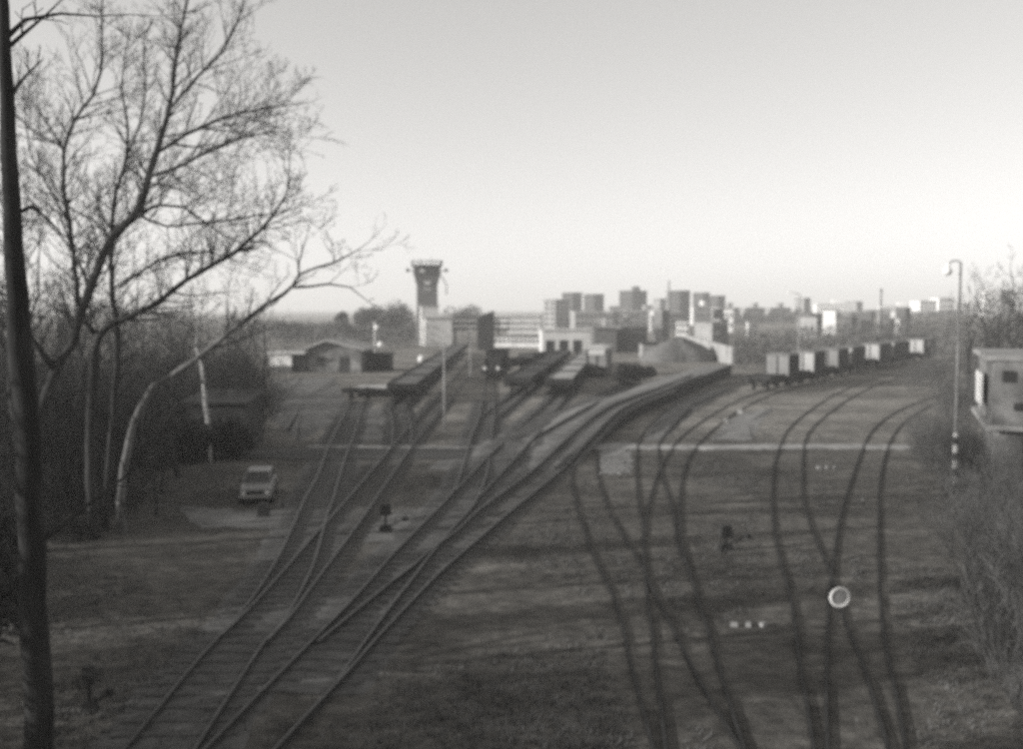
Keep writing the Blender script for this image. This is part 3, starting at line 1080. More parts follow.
for i in range(34):
    px = rngb.uniform(596, 905)
    if 735 < px < 800 and rngb.random() < .4:
        continue
    ww = rngb.uniform(6, 15)
    tone = rngb.choice(['white', 'plaster', 'concrete', 'roof_pale', 'concrete_dark', 'brick'])
    lab = {'white': "little white house among the far roofs and trees", 'plaster': "little pale house among the far roofs and trees", 'roof_pale': "little light grey house among the far roofs and trees",
           'concrete': "little mid grey house among the far roofs and trees", 'concrete_dark': "little dark grey house among the far roofs and trees", 'brick': "little dark brick house among the far roofs and trees"}[tone]
    block(lab, px, px + ww, rngb.uniform(309, 323) - (3 if px > 840 else 0), rngb.uniform(250, 400), rngb.uniform(4, 7), R(rngb.uniform(-30, 40)), tone, roof=rngb.choice(['roof', 'roof_pale', 'roof_mid']),
          group=lab.replace("little", "small").replace("house", "houses"), name="house", cat="house", roofbox=False, floors=2, cols=3)
# dark bays of the white shed
tt = [o for o in bpy.data.objects if o.get('label', '').startswith("bright white flat-roofed shed")][0]
for x in (-3.2, -0.6, 2.0):
    MB().box((x, -4.53, 0.3), (1.6, 0.1, 2.4)).obj("bay_door", M['void'], tt)

# chimney stack
p = gp(725, 352)
t = thing("chimney_stack", "short dark square chimney stack left of the grey brushwood", "chimney", (0.001 * (725 - 512) * 235, 235, 0))
MB().box((0, 0, 0), (1.7, 1.7, 5.6), taper=0.85).obj("shaft", M['brick'], t)
MB().box((0, 0, 5.6), (1.8, 1.8, 0.4)).obj("cap", M['concrete_dark'], t)

# clock tower with its broad block
D = 233
t = thing("clock_tower", "tall dark tower with a round pale clock face and a wide railed head", "tower", ((426.5 - 512) / 1000 * D, D + 3, 0), R(8))
sc = D / 1000
zt = CAM_H + (309 - 305) * sc
z1 = CAM_H + (309 - 284) * sc
z2 = CAM_H + (309 - 265) * sc
MB().box((0, 0, 0), (4.7, 4.7, z1)).obj("shaft", M['brick'], t)
hd = MB().box((0, 0, z1), (5.0, 5.0, (z2 - z1) * 0.45), taper=1.18).obj("head", M['brick'], t)
MB().box((0, 0, z1 + (z2 - z1) * 0.45), (6.1, 6.1, (z2 - z1) * 0.45)).obj("tank", M['concrete_dark'], hd)
MB().box((0, 0, z2 - 0.4), (6.9, 6.9, 0.25)).obj("platform", M['wagon'], hd)
rl = MB()
for i in range(8):
    u = -3.4 + 6.8 * i / 7
    for (a, b) in ((u, -3.4), (u, 3.4), (-3.4, u), (3.4, u)):
        rl.box((a, b, z2 - 0.15), (0.12, 0.12, 1.0))
for (a, b, c, d_) in ((0, -3.4, 6.9, 0.1), (0, 3.4, 6.9, 0.1), (-3.4, 0, 0.1, 6.9), (3.4, 0, 0.1, 6.9)):
    rl.box((a, b, z2 + 0.83), (c, d_, 0.1))
rl.obj("railing", M['wagon'], hd)
MB().cyl((0, -2.62, z1 + 0.55), 0.85, 0.16, 24, 'y').obj("clock_face", M['plaster'], t)
MB().box((0, -2.42, z1 - 1.5), (1.6, 0.14, 0.28)).obj("ledge", M['plaster'], t)
for s in (-1, 1):
    fl = MB()
    fl.tube([Vector((s * 3.2, -1, z2 - 1.6)), Vector((s * 4.4, -1, z2 - 1.3))], 0.1, 5)
    fl.box((s * 4.5, -1, z2 - 1.7), (0.7, 0.5, 0.8))
    fl.obj("floodlight", M['wagon'], t)
MB().tube([Vector((3.0, 0, z2 - 2)), Vector((4.6, 0, z2 - 4.5)), Vector((4.6, 0, z2 - 7))], 0.13, 5).obj("pipe", M['wagon'], t)
for x, hh in ((-1.4, 1.6), (1.1, 2.2), (2.2, 1.4)):
    MB().cyl((x, 0.5, z2 - 0.2), 0.06, hh, 5).obj("antenna", M['wagon'], t)
tw_ = MB()
for i in range(2):
    MB().box((-1.2 + 1.9 * i, -3.13, z2 - 1.9), (1.1, 0.14, 0.7)).obj("window", M['plaster'] if i == 0 else M['glass'], t)
block("broad grey concrete block at the foot of the clock tower", 420, 452, 318, 222, 9, R(8), 'plaster', roof='concrete', name="yard_building", roofbox=False)
block("taller grey annex joined to the left of the concrete block", 418, 439, 305.5, 226, 6, R(8), 'plaster', roof='concrete', name="yard_building", roofbox=False)

# elevated gallery and dark slanted tower
D = 240
sc = D / 1000
t = thing("conveyor_bridge", "long raised gallery with pale stripes running behind the dark slanted tower", "bridge", ((480 - 512) * sc, D, 0), R(-4))
L = 58 * sc
zb = CAM_H - (331 - 309) * sc
MB().box((0, 0, 3.2), (L, 3, 0.5)).obj("deck", M['concrete_dark'], t)
MB().box((0, 0, 3.71), (L, 2.6, 2.3)).obj("enclosure", M['concrete_dark'], t)
MB().box((0, -1.38, 3.9), (L, 0.14, 0.62)).obj("lower_band", M['white'], t)
MB().box((0, -1.38, 5.2), (L, 0.14, 0.62)).obj("upper_band", M['white'], t)
MB().box((0, 0, 6.02), (L, 3, 0.25)).obj("roof", M['roof'], t)
zb = 3.2
for i in range(4):
    MB().box((-L / 2 + L * (i + 0.3) / 4, 0, 0), (0.5, 0.5, zb)).obj("support", M['concrete_dark'], t)
D = 205
sc = D / 1000
t = thing("coaling_tower", "dark windowless tower with a slanted top in front of the striped gallery", "tower", ((486 - 512) * sc, D, 0), R(6))
zh = CAM_H + (309 - 313) * sc
k = MB()
w2 = 8.2 * sc
k.poly([(-w2, -1.6, 0), (w2, -1.6, 0), (w2, 1.6, 0), (-w2, 1.6, 0), (-w2, -1.6, zh - 1.0), (w2, -1.6, zh + 0.35), (w2, 1.6, zh + 0.35), (-w2, 1.6, zh - 1.0)],
       [(3, 2, 1, 0), (4, 5, 6, 7), (0, 1, 5, 4), (1, 2, 6, 5), (2, 3, 7, 6), (3, 0, 4, 7)])
k.obj("wall", M['black'], t)
MB().box((w2 * 0.5, -1.68, 0), (0.9, 0.1, 2.0)).obj("door", M['void'], t)

# low hut with gable roof and white wing
D = 131
sc = D / 1000
t = thing("yard_hut", "low hut with a shallow gable roof and wide dark eaves", "hut", ((333 - 512) * sc, D, 0), R(-8))
hw, hd_, wh_ = 62 * sc / 2, 7.0, 2.9
MB().box((0, hd_ / 2, 0), (2 * hw - 0.8, hd_ - 0.8, wh_)).obj("wall", M['weathered'], t)
r_ = MB()
e, rdg = wh_ - 0.1, wh_ + 1.25
xr = -0.8
r_.poly([(-hw - .3, -0.5, e), (xr, -0.5, rdg), (hw + .3, -0.5, e + .15), (-hw - .3, hd_ + .4, e), (xr, hd_ + .4, rdg), (hw + .3, hd_ + .4, e + .15),
         (-hw - .3, -0.5, e + .2), (xr, -0.5, rdg + .2), (hw + .3, -0.5, e + .35), (-hw - .3, hd_ + .4, e + .2), (xr, hd_ + .4, rdg + .2), (hw + .3, hd_ + .4, e + .35)],
        [(0, 1, 4, 3), (1, 2, 5, 4), (6, 9, 10, 7), (7, 10, 11, 8), (0, 6, 7, 1), (1, 7, 8, 2), (3, 4, 10, 9), (4, 5, 11, 10), (0, 3, 9, 6), (2, 8, 11, 5)])
r_.obj("roof", M['roof_mid'], t)
gb = MB()
gb.poly([(-hw + .5, 0.42, wh_ - 0.05), (hw - .5, 0.42, wh_ - 0.05), (xr, 0.42, rdg - 0.05), (-hw + .5, 0.55, wh_ - 0.05), (hw - .5, 0.55, wh_ - 0.05), (xr, 0.55, rdg - 0.05)], [(0, 1, 2), (5, 4, 3)])
gb.obj("gable", M['brick'], t)
MB().box((1.4, 0.36, 0), (1.3, 0.1, 2.1)).obj("door", M['wagon'], t)
MB().box((-1.8, 0.36, 1.0), (0.9, 0.1, 1.0)).obj("window", M['glass'], t)
MB().box((0.4, 3, rdg - 0.4), (0.5, 0.5, 1.1)).obj("chimney", M['brick'], t)
t = thing("shed", "low flat-roofed wing with a bright white end wall left of the gabled hut", "shed", ((286 - 512) * sc, D + 1.5, 0), R(-4))
MB().box((-0.6, 0, 0.9), (2.9, 3.2, 1.55)).obj("white_wall", M['white'], t)
MB().box((-0.6, 0, 0), (2.8, 3.1, 0.9)).obj("plinth", M['brick'], t)
MB().box((1.75, 0.4, 0), (1.7, 3.0, 2.4)).obj("wall", M['wagon'], t)
MB().box((0.1, 0, 2.46), (5.2, 4.0, 0.25)).obj("roof", M['roof_pale'], t)
t = thing("open_shed", "dark open-fronted shed right of the gabled hut", "shed", ((371 - 512) * sc, D + 3, 0), R(-6))
MB().box((0, 0.6, 0), (4.4, 2.6, 2.3)).obj("interior", M['void'], t)
MB().box((0, 0.4, 2.31), (5.0, 3.6, 0.2), R(1)).obj("roof", M['wagon'], t)
for x in (-2.3, 0, 2.3):
    MB().box((x, -1.1, 0), (0.16, 0.16, 2.3)).obj("post", M['wagon'], t)

# black shed by the birch
p = gp(234, 451)
t = thing("black_shed", "black timber shed behind the parked car, in front of the thicket", "shed", (p.x - 0.95, p.y + 1.9, 0), R(-3))
MB().box((0, 0, 0), (3.6, 3.4, 2.75)).obj("wall", M['black'], t)
k = MB()
k.poly([(-2.0, -2.0, 2.76), (2.0, -2.0, 2.76), (2.0, 2.0, 3.2), (-2.0, 2.0, 3.2), (-2.0, -2.0, 2.9), (2.0, -2.0, 2.9), (2.0, 2.0, 3.34), (-2.0, 2.0, 3.34)],
       [(3, 2, 1, 0), (4, 5, 6, 7), (0, 1, 5, 4), (1, 2, 6, 5), (2, 3, 7, 6), (3, 0, 4, 7)])
k.obj("roof", M['black'], t)
MB().box((0.7, -1.74, 0), (1.0, 0.08, 2.0)).obj("door", M['void'], t)

# right hand weathered building
b0 = gp(986, 492)
rb = R(-21)
t = thing("goods_office", "patchy weathered two-storey building with an overhanging slab at the right edge", "building", (b0.x, b0.y, b0.z - 0.4), rb)
Wb = 9.0
MB().box((Wb / 2 + 0.25, 5.3, 0), (Wb - 0.5, 8.6, 3.1)).obj("lower_wall", M['weathered'], t)
MB().box((Wb / 2, 5.2, 3.11), (Wb, 9.4, 0.22)).obj("slab", M['concrete'], t)
MB().box((Wb / 2 + 0.15, 5.4, 3.34), (Wb - 0.3, 8.8, 2.9)).obj("upper_wall", M['weathered'], t)
MB().box((Wb / 2, 5.4, 6.25), (Wb, 9.0, 0.22)).obj("roof", M['concrete'], t)
MB().box((0.9, 0.95, 5.3), (0.5, 0.1, 0.5)).obj("window", M['glass'], t)
MB().box((1.6, 0.95, 4.0), (0.9, 0.1, 0.35)).obj("window", M['glass'], t)
MB().box((2.6, 0.96, 0.6), (2.0, 0.1, 2.3)).obj("doorway", M['void'], t)
MB().box((0.35, -0.15, 0), (0.26, 0.26, 3.1)).obj("pillar", M['concrete'], t)
MB().box((-0.02, 5.0, 4.0), (0.08, 3.0, 1.5)).obj("sunlit_strip", M['white'], t)  # sunlight on the end wall, painted on as a white strip

# gravel mound and pale wall
p = gp(684, 366)
mm = MB()
rg = random.Random(3)
rings = 7
for j in range(rings + 1):
    u = j / rings
    for i in range(28):
        a = 2 * math.pi * i / 28
        rr = (1 - u) * (1 + 0.2 * math.sin(a * 2 + 1) + 0.1 * math.sin(a * 5 + u * 3) + rg.uniform(-.1, .1))
        mm.v.append((math.cos(a) * 5.4 * rr, math.sin(a) * 4.6 * rr, 0.9 + 3.0 * (1 - (1 - u) ** 1.3) - 1.2 * (u == 0) + rg.uniform(-.15, .15)))
for j in range(rings):
    for i in range(28):
        i2 = (i + 1) % 28
        mm.f.append((j * 28 + i, j * 28 + i2, (j + 1) * 28 + i2, (j + 1) * 28 + i))
o = mm.obj("gravel_mound", M['coal'], smooth=True)
o.location = ((680 - 512) * 0.16, 160, 0)
tag(o, "dark gravel mound rising beyond the end of the embankment", "mound")
a, b = gz(686, 345, 2.8), gz(734, 352, 1.7)
a = Vector(((686 - 512) * .182, 182, 0)); b = Vector(((734 - 512) * .15, 150, 0))
t = thing("concrete_wall", "pale concrete wall slanting down to the end of the embankment", "wall", b, math.atan2(a.y - b.y, a.x - b.x))
L = (a - b).length
k = MB()
k.poly([(0, -.2, -0.1), (L, -.2, -0.1), (L, .2, -0.1), (0, .2, -0.1), (0, -.2, 2.6), (L, -.2, 3.6), (L, .2, 3.6), (0, .2, 2.6)],
       [(3, 2, 1, 0), (4, 5, 6, 7), (0, 1, 5, 4), (1, 2, 6, 5), (2, 3, 7, 6), (3, 0, 4, 7)])
k.obj("panel", M['roof_mid'], t)
for i in range(6):
    MB().box((L * (i + 0.5) / 6, 0.0, 0), (0.25, 0.6, 2.65 + 1.0 * (i + 0.5) / 6)).obj("post", M['concrete'], t)

# ------------------------------------------------------------------ wagons
def wheelset(parent, x, y0=0.0):
    w = MB()
    for s in (-1, 1):
        w.cyl((x, s * 0.72 - 0.06, 0.46), 0.46, 0.12, 14, 'y')
    w.tube([Vector((x, -0.72, 0.46)), Vector((x, 0.72, 0.46))], 0.07, 6)
    w.obj("wheelset", M['black'], parent)


def wagon(L, wdt, body_h, mbody, label, mdeck=None, name="box_wagon", cat="wagon", group=None, roof=None, low=False, load=None):
    """wagon along local +x from 0 to L"""
    t = thing(name, label, cat, group=group)
    f = MB().box((L / 2, 0, 0.85), (L, wdt * 0.9, 0.28))
    for x in (0.06, L - 0.06):
        f.box((x, 0, 0.78), (0.12, wdt * 0.98, 0.45))
    f.obj("frame", M['wagon'], t)
    b = MB()
    for x in (-0.16, L + 0.16):
        for s in (-.87, .87):
            b.cyl((x - 0.16, s, 1.02), 0.2, 0.32, 10, 'x')
    b.obj("buffer", M['black'], t)
    for x in (1.1, L - 1.1):
        wheelset(t, x)
    if not low:
        g_ = MB()
        for sy in (-1, 1):
            g_.box((L / 2, sy * 1.2, 0.35), (L * 0.95, 0.1, 0.5))
        g_.obj("underframe_gear", M['black'], t)
    if low:
        s = MB()
        for sy in (-1, 1):
            s.box((L / 2, sy * (wdt / 2 - 0.05), 1.14), (L - 0.1, 0.08, body_h))
        for x in (0.1, L - 0.1):
            s.box((x, 0, 1.141), (0.08, wdt - 0.22, body_h - 0.05))
        for i in range(int(L / 1.6)):
            for sy in (-1, 1):
                s.box((0.8 + 1.6 * i, sy * (wdt / 2 + 0.02), 1.1), (0.1, 0.07, body_h + 0.02))
        s.obj("side_board", M[mbody], t)
        MB().box((L / 2, 0, 1.135), (L - 0.35, wdt - 0.3, body_h * 0.75)).obj("deck_load", M[mdeck or 'wagon_deck'], t)
    else:
        MB().box((L / 2, 0, 1.14), (L - 0.1, wdt, body_h)).obj("body", M[mbody], t)
        k = MB()
        pts = []
        for x in (-0.02, L + 0.02):
            for i in range(7):
                a = math.pi * i / 6
                pts.append((x, math.cos(a) * (wdt / 2 + 0.06), 1.15 + body_h + 0.28 * math.sin(a)))
        k.poly(pts, [(i, i + 1, i + 8, i + 7) for i in range(6)] + [tuple(range(7))[::-1], tuple(range(7, 14)), (0, 7, 13, 6)])
        k.obj("roof", M[roof or 'roof'], t)
        for sy in (-1, 1):
            MB().box((L / 2, sy * (wdt / 2 + 0.03), 1.2), (L * 0.3, 0.05, body_h * 0.86)).obj("sliding_door", M['crate_dark_and_shade'], t)
        rb_ = MB()
        for yy in (-wdt / 2 + .06, 0, wdt / 2 - .06):
            for x in (0.0, L):
                rb_.box((x, yy, 1.15), (0.1, 0.1, body_h - 0.05))
        rb_.obj("end_rib", M['wagon'], t)
    return t


# the curved train of box wagons: near right corners and far right corners picked off the photograph
cenG = [gz(x, y) for x, y in [(757, 393.5), (778, 389), (800, 385), (830, 378.5), (861, 372), (895, 365.5), (925, 361), (960, 356)]]
cenG = catmull(cenG, 0.5)
TR = [  # px of near right corner, px of far right corner, box kind, height
    (791, 801, 'crate_grey', 2.15), (816, 827, 'crate', 2.15), (840, 850, 'crate_grey', 2.1), (854, 867, 'crate', 2.1), (881, 893, 'crate', 2.1), (896, 911, 'crate', 2.1), (925, 937, 'crate', 2.1)]
ordn = ["first wagon of the curved train, grey end nearest the camera", "second wagon of the curved train, with the bright near end", "third wagon of the curved train, with a greyer near end",
        "fourth wagon of the curved train, tucked close behind the third", "fifth wagon of the curved train, with a bright square end", "sixth wagon of the curved train, close behind the fifth",
        "last visible wagon of the curved train, near the lamp post"]


def along(cen, px):
    """the place on the line whose right hand side (1.4 m off) shows at picture column px"""
    for a, b in zip(cen, cen[1:]):
        d = (b - a).normalized()
        s = Vector((d.y, -d.x, 0)) * 1.35
        q0, q1 = a + s, b + s
        x0 = 512 + 1000 * q0.x / q0.y
        x1 = 512 + 1000 * q1.x / q1.y
        if x0 <= px <= x1:
            return a.lerp(b, (px - x0) / max(1e-6, x1 - x0)), d
    return cen[-1], (cen[-1] - cen[-2]).normalized()


for (pa, pb, kd, hh), lab in zip(TR, ordn):
    A, d1 = along(cenG, pa)
    B, d2 = along(cenG, pb)
    v = B - A
    w = wagon(v.length, 2.7, hh, kd, lab, group="wagons of the curved box train", name="box_wagon")
    w.location = (A.x, A.y, 0.19)
    w.rotation_euler = (0, 0, math.atan2(v.y, v.x))
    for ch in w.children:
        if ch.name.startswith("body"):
            # shade painted on the long sides as dark colour, ends keep the body tone
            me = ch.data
            me.materials.append(M['crate_dark_and_shade'])
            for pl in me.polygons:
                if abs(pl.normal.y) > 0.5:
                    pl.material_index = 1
# low flat wagons between the boxes of the train (close coupled)
for k, (pa, pb, lab) in enumerate([(772, 789, "low flat wagon at the near end of the curved train"), (803, 814, "low flat wagon between the first and second box wagons"), (829, 838, "low flat wagon between the second and third box wagons"), (869, 879, "low flat wagon between the fourth and fifth box wagons"), (913, 923, "low flat wagon before the last box wagon")]):
    A, d1 = along(cenG, pa)
    B, d2 = along(cenG, pb)
    v = B - A
    w = wagon(v.length - 0.3, 2.6, 0.35, 'wagon', lab, low=True, mdeck='wagon', name="flat_wagon", group="flat wagons of the curved box train")
    w.location = (A.x, A.y, 0.19)
    w.rotation_euler = (0, 0, math.atan2(v.y, v.x))

# lines of low wagons in the yard
def string(cen, start_px, count, L, h, mb_, md, labels, group, y0):
    """set count wagons along a track centre line starting where it reaches distance y0"""
    cen = [p for p in cen if p.y >= y0]
    d = (cen[-1] - cen[0]).normalized()
    pos = cen[0].copy()
    for i in range(count):
        w = wagon(L, 2.7, h, mb_, labels[i], mdeck=md, low=True, name="low_wagon", group=group)
        w.location = (pos.x, pos.y, 0.17)
        w.rotation_euler = (0, 0, math.atan2(d.y, d.x))
        pos = pos + d * (L + 0.75)


o8 = ["nearest", "second", "third", "fourth", "fifth", "sixth", "seventh", "farthest"]
string(K_, 0, 8, 12, 0.55, 'wagon', 'wagon_deck', [f"{o} low wagon of the long row on the left siding" for o in o8], "low wagons on the left siding", 87)
string(W2, 0, 5, 12, 0.55, 'wagon', 'wagon', [f"{o} dark low wagon of the middle row" for o in ["nearest", "second", "third", "fourth", "farthest"]], "dark low wagons of the middle row", 95)
string(W3, 0, 5, 12, 0.6, 'wagon', 'roof_mid', [f"{o} low wagon with a pale load in the right row" for o in ["nearest", "second", "third", "fourth", "farthest"]], "pale topped low wagons of the right row", 93)

# small covered wagon standing end on
w = wagon(8.5, 2.55, 2.3, 'concrete', "small covered wagon standing end on with a pale upper end, before the dark bushes", name="covered_wagon", roof='roof_pale')
q = gz(597, 378)
w.location = (q.x, q.y, 0.05)
w.rotation_euler = (0, 0, R(80))
o = w
MB().box((-0.03, 0, 2.7), (0.06, 2.0, 0.65)).obj("end_panel", M['plaster'], w)

# two low dark wagons behind the locomotive
for k, (px, py, lab) in enumerate([(512, 375, "short dark wagon right of the locomotive"), (540, 367, "short dark wagon farther back, between the locomotive and the middle row")]):
    w = wagon(9, 2.6, 0.7, 'wagon', lab, mdeck='wagon', low=True, name="low_wagon", group="short dark wagons by the locomotive")
    q = gz(px, py)
    w.location = (q.x - 2, q.y, 0.05)
    w.rotation_euler = (0, 0, R(60))

# locomotive
q = gz(490, 384)
t = thing("shunting_locomotive", "dark shunting locomotive with two pale headlamps facing the camera", "locomotive", (q.x + 0.2, q.y, 0.17), R(84))
MB().box((5, 0, 0.85), (10, 2.5, 0.5)).obj("frame", M['wagon'], t)
MB().box((2.4, 0, 1.36), (4.0, 1.7, 1.25), taper=0.96).obj("hood", M['crate_dark_and_shade'], t)
cb = MB().box((5.9, 0, 1.36), (2.9, 2.5, 2.0), taper=0.97).obj("cab", M['crate_dark_and_shade'], t)
MB().box((5.9, 0, 3.37), (3.3, 2.7, 0.16)).obj("roof", M['wagon'], cb)
for s in (-1, 1):
    MB().box((4.42, s * 0.75, 2.5), (0.08, 0.6, 0.6)).obj("window", M['glass'], cb)
MB().box((8.6, 0, 1.36), (2.4, 1.6, 1.1)).obj("rear_hood", M['crate_dark_and_shade'], t)
for s in (-0.75, 0.75):
    MB().cyl((-0.02 - 0.12, s, 1.55), 0.2, 0.16, 12, 'x').obj("headlamp", M['lens'], t)
    b = MB()
    b.cyl((-0.35, s, 1.0), 0.22, 0.35, 10, 'x').obj("buffer", M['black'], t)
MB().cyl((1.6, 0.3, 2.5), 0.12, 0.5, 10).obj("exhaust", M['black'], t)
for x in (1.6, 4.2, 6.8, 8.9):
    wheelset(t, x)

# buffer stop and low platform at the end of the leftmost track
q = gz(358, 402)
t = thing("buffer_stop", "timber buffer stop with a pale beam at the end of the leftmost track", "buffer stop", (q.x, q.y + 0.3, 0), R(0))
MB().box((0, 0, 0.75), (2.9, 0.35, 0.45)).obj("beam", M['wagon'], t)
for s in (-0.75, 0.75):
    k = MB()
    k.tube([Vector((s, 0.2, 0)), Vector((s, 0.2, 1.3))], 0.13, 6)
    k.tube([Vector((s, 0.3, 1.1)), Vector((s, 2.1, 0))], 0.1, 6)
    k.obj("brace", M['wagon'], t)
q = gz(370, 399)
t = thing("loading_platform", "low timber loading platform with a pale edge behind the buffer stop", "platform", (q.x + 0.4, q.y + 3.5, 0), R(0))
MB().box((0, 0, 0), (3.6, 3.2, 0.75)).obj("base", M['wagon'], t)
MB().box((0, 0, 0.76), (4.0, 3.5, 0.12)).obj("deck", M['roof_pale'], t)

# ------------------------------------------------------------------ parked car
def car():
    p = gp(248, 507)
    t = thing("parked_car", "light boxy hatchback parked on the dirt at the edge of the thicket, facing the camera", "car", (p.x, p.y + 1.9, p.z), R(9))
    # profile stations along y (front at -), each (y, half width, z low, z belt)
    b = MB()
    st = [(-1.9, 0.66, 0.40, 0.66), (-1.82, 0.75, 0.28, 0.78), (-1.3, 0.78, 0.26, 0.86), (-0.8, 0.79, 0.26, 0.90), (0.9, 0.79, 0.26, 0.92), (1.7, 0.77, 0.28, 0.90), (1.86, 0.70, 0.38, 0.82)]
    for y, hw, z0, z1 in st:
        b.v += [(-hw * .96, y, z0), (-hw, y, (z0 + z1) / 2), (-hw * .95, y, z1 - .04), (-hw * .88, y, z1), (hw * .88, y, z1), (hw * .95, y, z1 - .04), (hw, y, (z0 + z1) / 2), (hw * .96, y, z0)]
    for i in range(len(st) - 1):
        for k in range(8):
            k2 = (k + 1) % 8
            b.f.append((i * 8 + k, (i + 1) * 8 + k, (i + 1) * 8 + k2, i * 8 + k2))
    b.f.append(tuple(range(8)))
    b.f.append(tuple(range((len(st) - 1) * 8, len(st) * 8))[::-1])
    body = b.obj("body", M['car'], t)
    k = MB()
    lo = [(-0.68, -0.82, .88), (0.68, -0.82, .88), (0.68, 1.72, .88), (-0.68, 1.72, .88)]
    hi = [(-0.54, -0.22, 1.33), (0.54, -0.22, 1.33), (0.54, 1.35, 1.33), (-0.54, 1.35, 1.33)]
    k.poly(lo + hi, [(4, 5, 6, 7), (0, 1, 5, 4), (1, 2, 6, 5), (2, 3, 7, 6), (3, 0, 4, 7)])
    cabin = k.obj("glasshouse", M['glass'], t)
    rf = MB()
    rf.box((0, 0.56, 1.332), (1.14, 1.66, 0.05), taper=0.92)
    for s in (-1, 1):
        rf.tube([Vector((s * .68, -.82, .89)), Vector((s * .55, -.22, 1.34))], .035, 6)
        rf.tube([Vector((s * .68, 1.72, .89)), Vector((s * .55, 1.35, 1.34))], .06, 6)
        rf.tube([Vector((s * .69, .45, .89)), Vector((s * .55, .5, 1.34))], .04, 6)
    rf.obj("roof", M['car'], t)
    MB().box((0, -1.9, 0.36), (1.5, 0.12, 0.14)).obj("front_bumper", M['chrome'], t)
    MB().box((0, 1.88, 0.38), (1.5, 0.12, 0.14)).obj("rear_bumper", M['chrome'], t)
    MB().box((0, -1.9, 0.52), (0.82, 0.05, 0.16)).obj("grille", M['black'], t)
    for s in (-1, 1):
        MB().cyl((s * 0.56, -1.94, 0.6), 0.1, 0.06, 14, 'y').obj("headlight", M['lens'], t)
        MB().box((s * 0.84, -0.55, 0.92), (0.14, 0.08, 0.1)).obj("side_mirror", M['black'], t)
        for y in (-1.2, 1.2):
            w = MB().cyl((s * 0.74 - 0.09, y, 0.28), 0.28, 0.18, 18, 'x').obj("wheel", M['rubber'], t)
            MB().cyl((s * 0.84 - 0.015, y, 0.28), 0.15, 0.03, 12, 'x').obj("rim", M['chrome'], w)
    t.scale = (0.88, 0.88, 0.9)
    return t


car()

# ------------------------------------------------------------------ lamp posts and poles
def stripe_mat():
    m = bpy.data.materials.new("black_and_white_bands")
    m.use_nodes = True
    n, l = m.node_tree.nodes, m.node_tree.links
    tc = n.new("ShaderNodeTexCoord")
    sp = n.new("ShaderNodeSeparateXYZ")
    md = n.new("ShaderNodeMath"); md.operation = 'MODULO'; md.inputs[1].default_value = 0.72
    gt = n.new("ShaderNodeMath"); gt.operation = 'GREATER_THAN'; gt.inputs[1].default_value = 0.36
    mx = n.new("ShaderNodeMix"); mx.data_type = 'RGBA'
    mx.inputs[6].default_value = grey(0.04)
    mx.inputs[7].default_value = grey(0.6)
    l.new(tc.outputs["Object"], sp.inputs[0]); l.new(sp.outputs[2], md.inputs[0]); l.new(md.outputs[0], gt.inputs[0]); l.new(gt.outputs[0], mx.inputs[0])
    l.new(mx.outputs[2], n["Principled BSDF"].inputs["Base Color"])
    n["Principled BSDF"].inputs["Roughness"].default_value = 0.7
    return m


M['bands'] = stripe_mat()
q = gp(955, 492)
top_z = CAM_H + (309 - 263) * q.y / 1000
H = top_z - q.z
t = thing("street_lamp", "tall steel lamp post with black and white bands round its foot", "street lamp", q, R(0))
MB().cyl((0, 0, -0.1), 0.12, 2.8, 10, r2=0.11).obj("banded_foot", M['bands'], t)
MB().cyl((0, 0, 2.7), 0.085, H - 2.7, 10, r2=0.05).obj("post", M['steel'], t)
MB().tube([Vector((0, 0, H - 0.05)), Vector((-.12, 0, H + .08)), Vector((-.4, 0, H + .05)), Vector((-.56, 0, H - .08))], .035, 6).obj("arm", M['steel'], t)
k = MB()
k.tube([Vector((-.56, 0, H - .02)), Vector((-.57, 0, H - .22)), Vector((-.58, 0, H - .34)), Vector((-.6, 0, H - .5)), Vector((-.61, 0, H - .6))], [.06, .09, .2, .19, .07], 12)
k.obj("lamp_head", M['white'], t, smooth=True)


def pole(px, pybase, pytop, r, label, m='concrete', lamp=0, name="lamp_pole", cat="pole", D=None):
    if D is None:
        q = gp(px, pybase)
    else:
        x = (px - 512) / 1000 * D
        q = Vector((x, D, terrain(x, D)))
    Hh = CAM_H + (309 - pytop) * q.y / 1000 - q.z
    t = thing(name, label, cat, q)
    MB().cyl((0, 0, -0.1), r, Hh + 0.1, 8, r2=r * 0.65).obj("post", M[m], t)
    if lamp:
        MB().tube([Vector((0, 0, Hh)), Vector((lamp * 0.7, 0, Hh + 0.25))], r * 0.5, 5).obj("arm", M[m], t)
        MB().box((lamp * 1.0, 0, Hh + 0.12), (0.8, 0.35, 0.25), taper=0.7).obj("lamp_head", M['white'], t)
    else:
        MB().box((0, 0, Hh - 0.35), (0.5, 0.16, 0.2)).obj("crosspiece", M[m], t)
    return t


pole(445, 433, 344, 0.10, "slender pale pole in the yard right of the long low wagon row", 'concrete')
pole(471, 384, 328, 0.10, "short pale pole left of the dark locomotive", 'concrete')
pole(799, 384, 295, 0.09, "thin tall pole rising behind the first box wagons of the curved train", 'concrete', lamp=-1)
pole(669, 0, 281, 0.42, "tall mast with a knob on top beside the darkest tower block", 'concrete', D=300)
pole(375, 0, 322, 0.16, "white slanted pole behind the dark open shed", 'plaster', D=175)
pole(714, 0, 300, 0.25, "thin far mast over the skyline blocks left of the terrace", 'concrete', D=330)
pole(881, 0, 289, 0.2, "dark ragged post above the trees on the right skyline", 'concrete_dark', D=190)


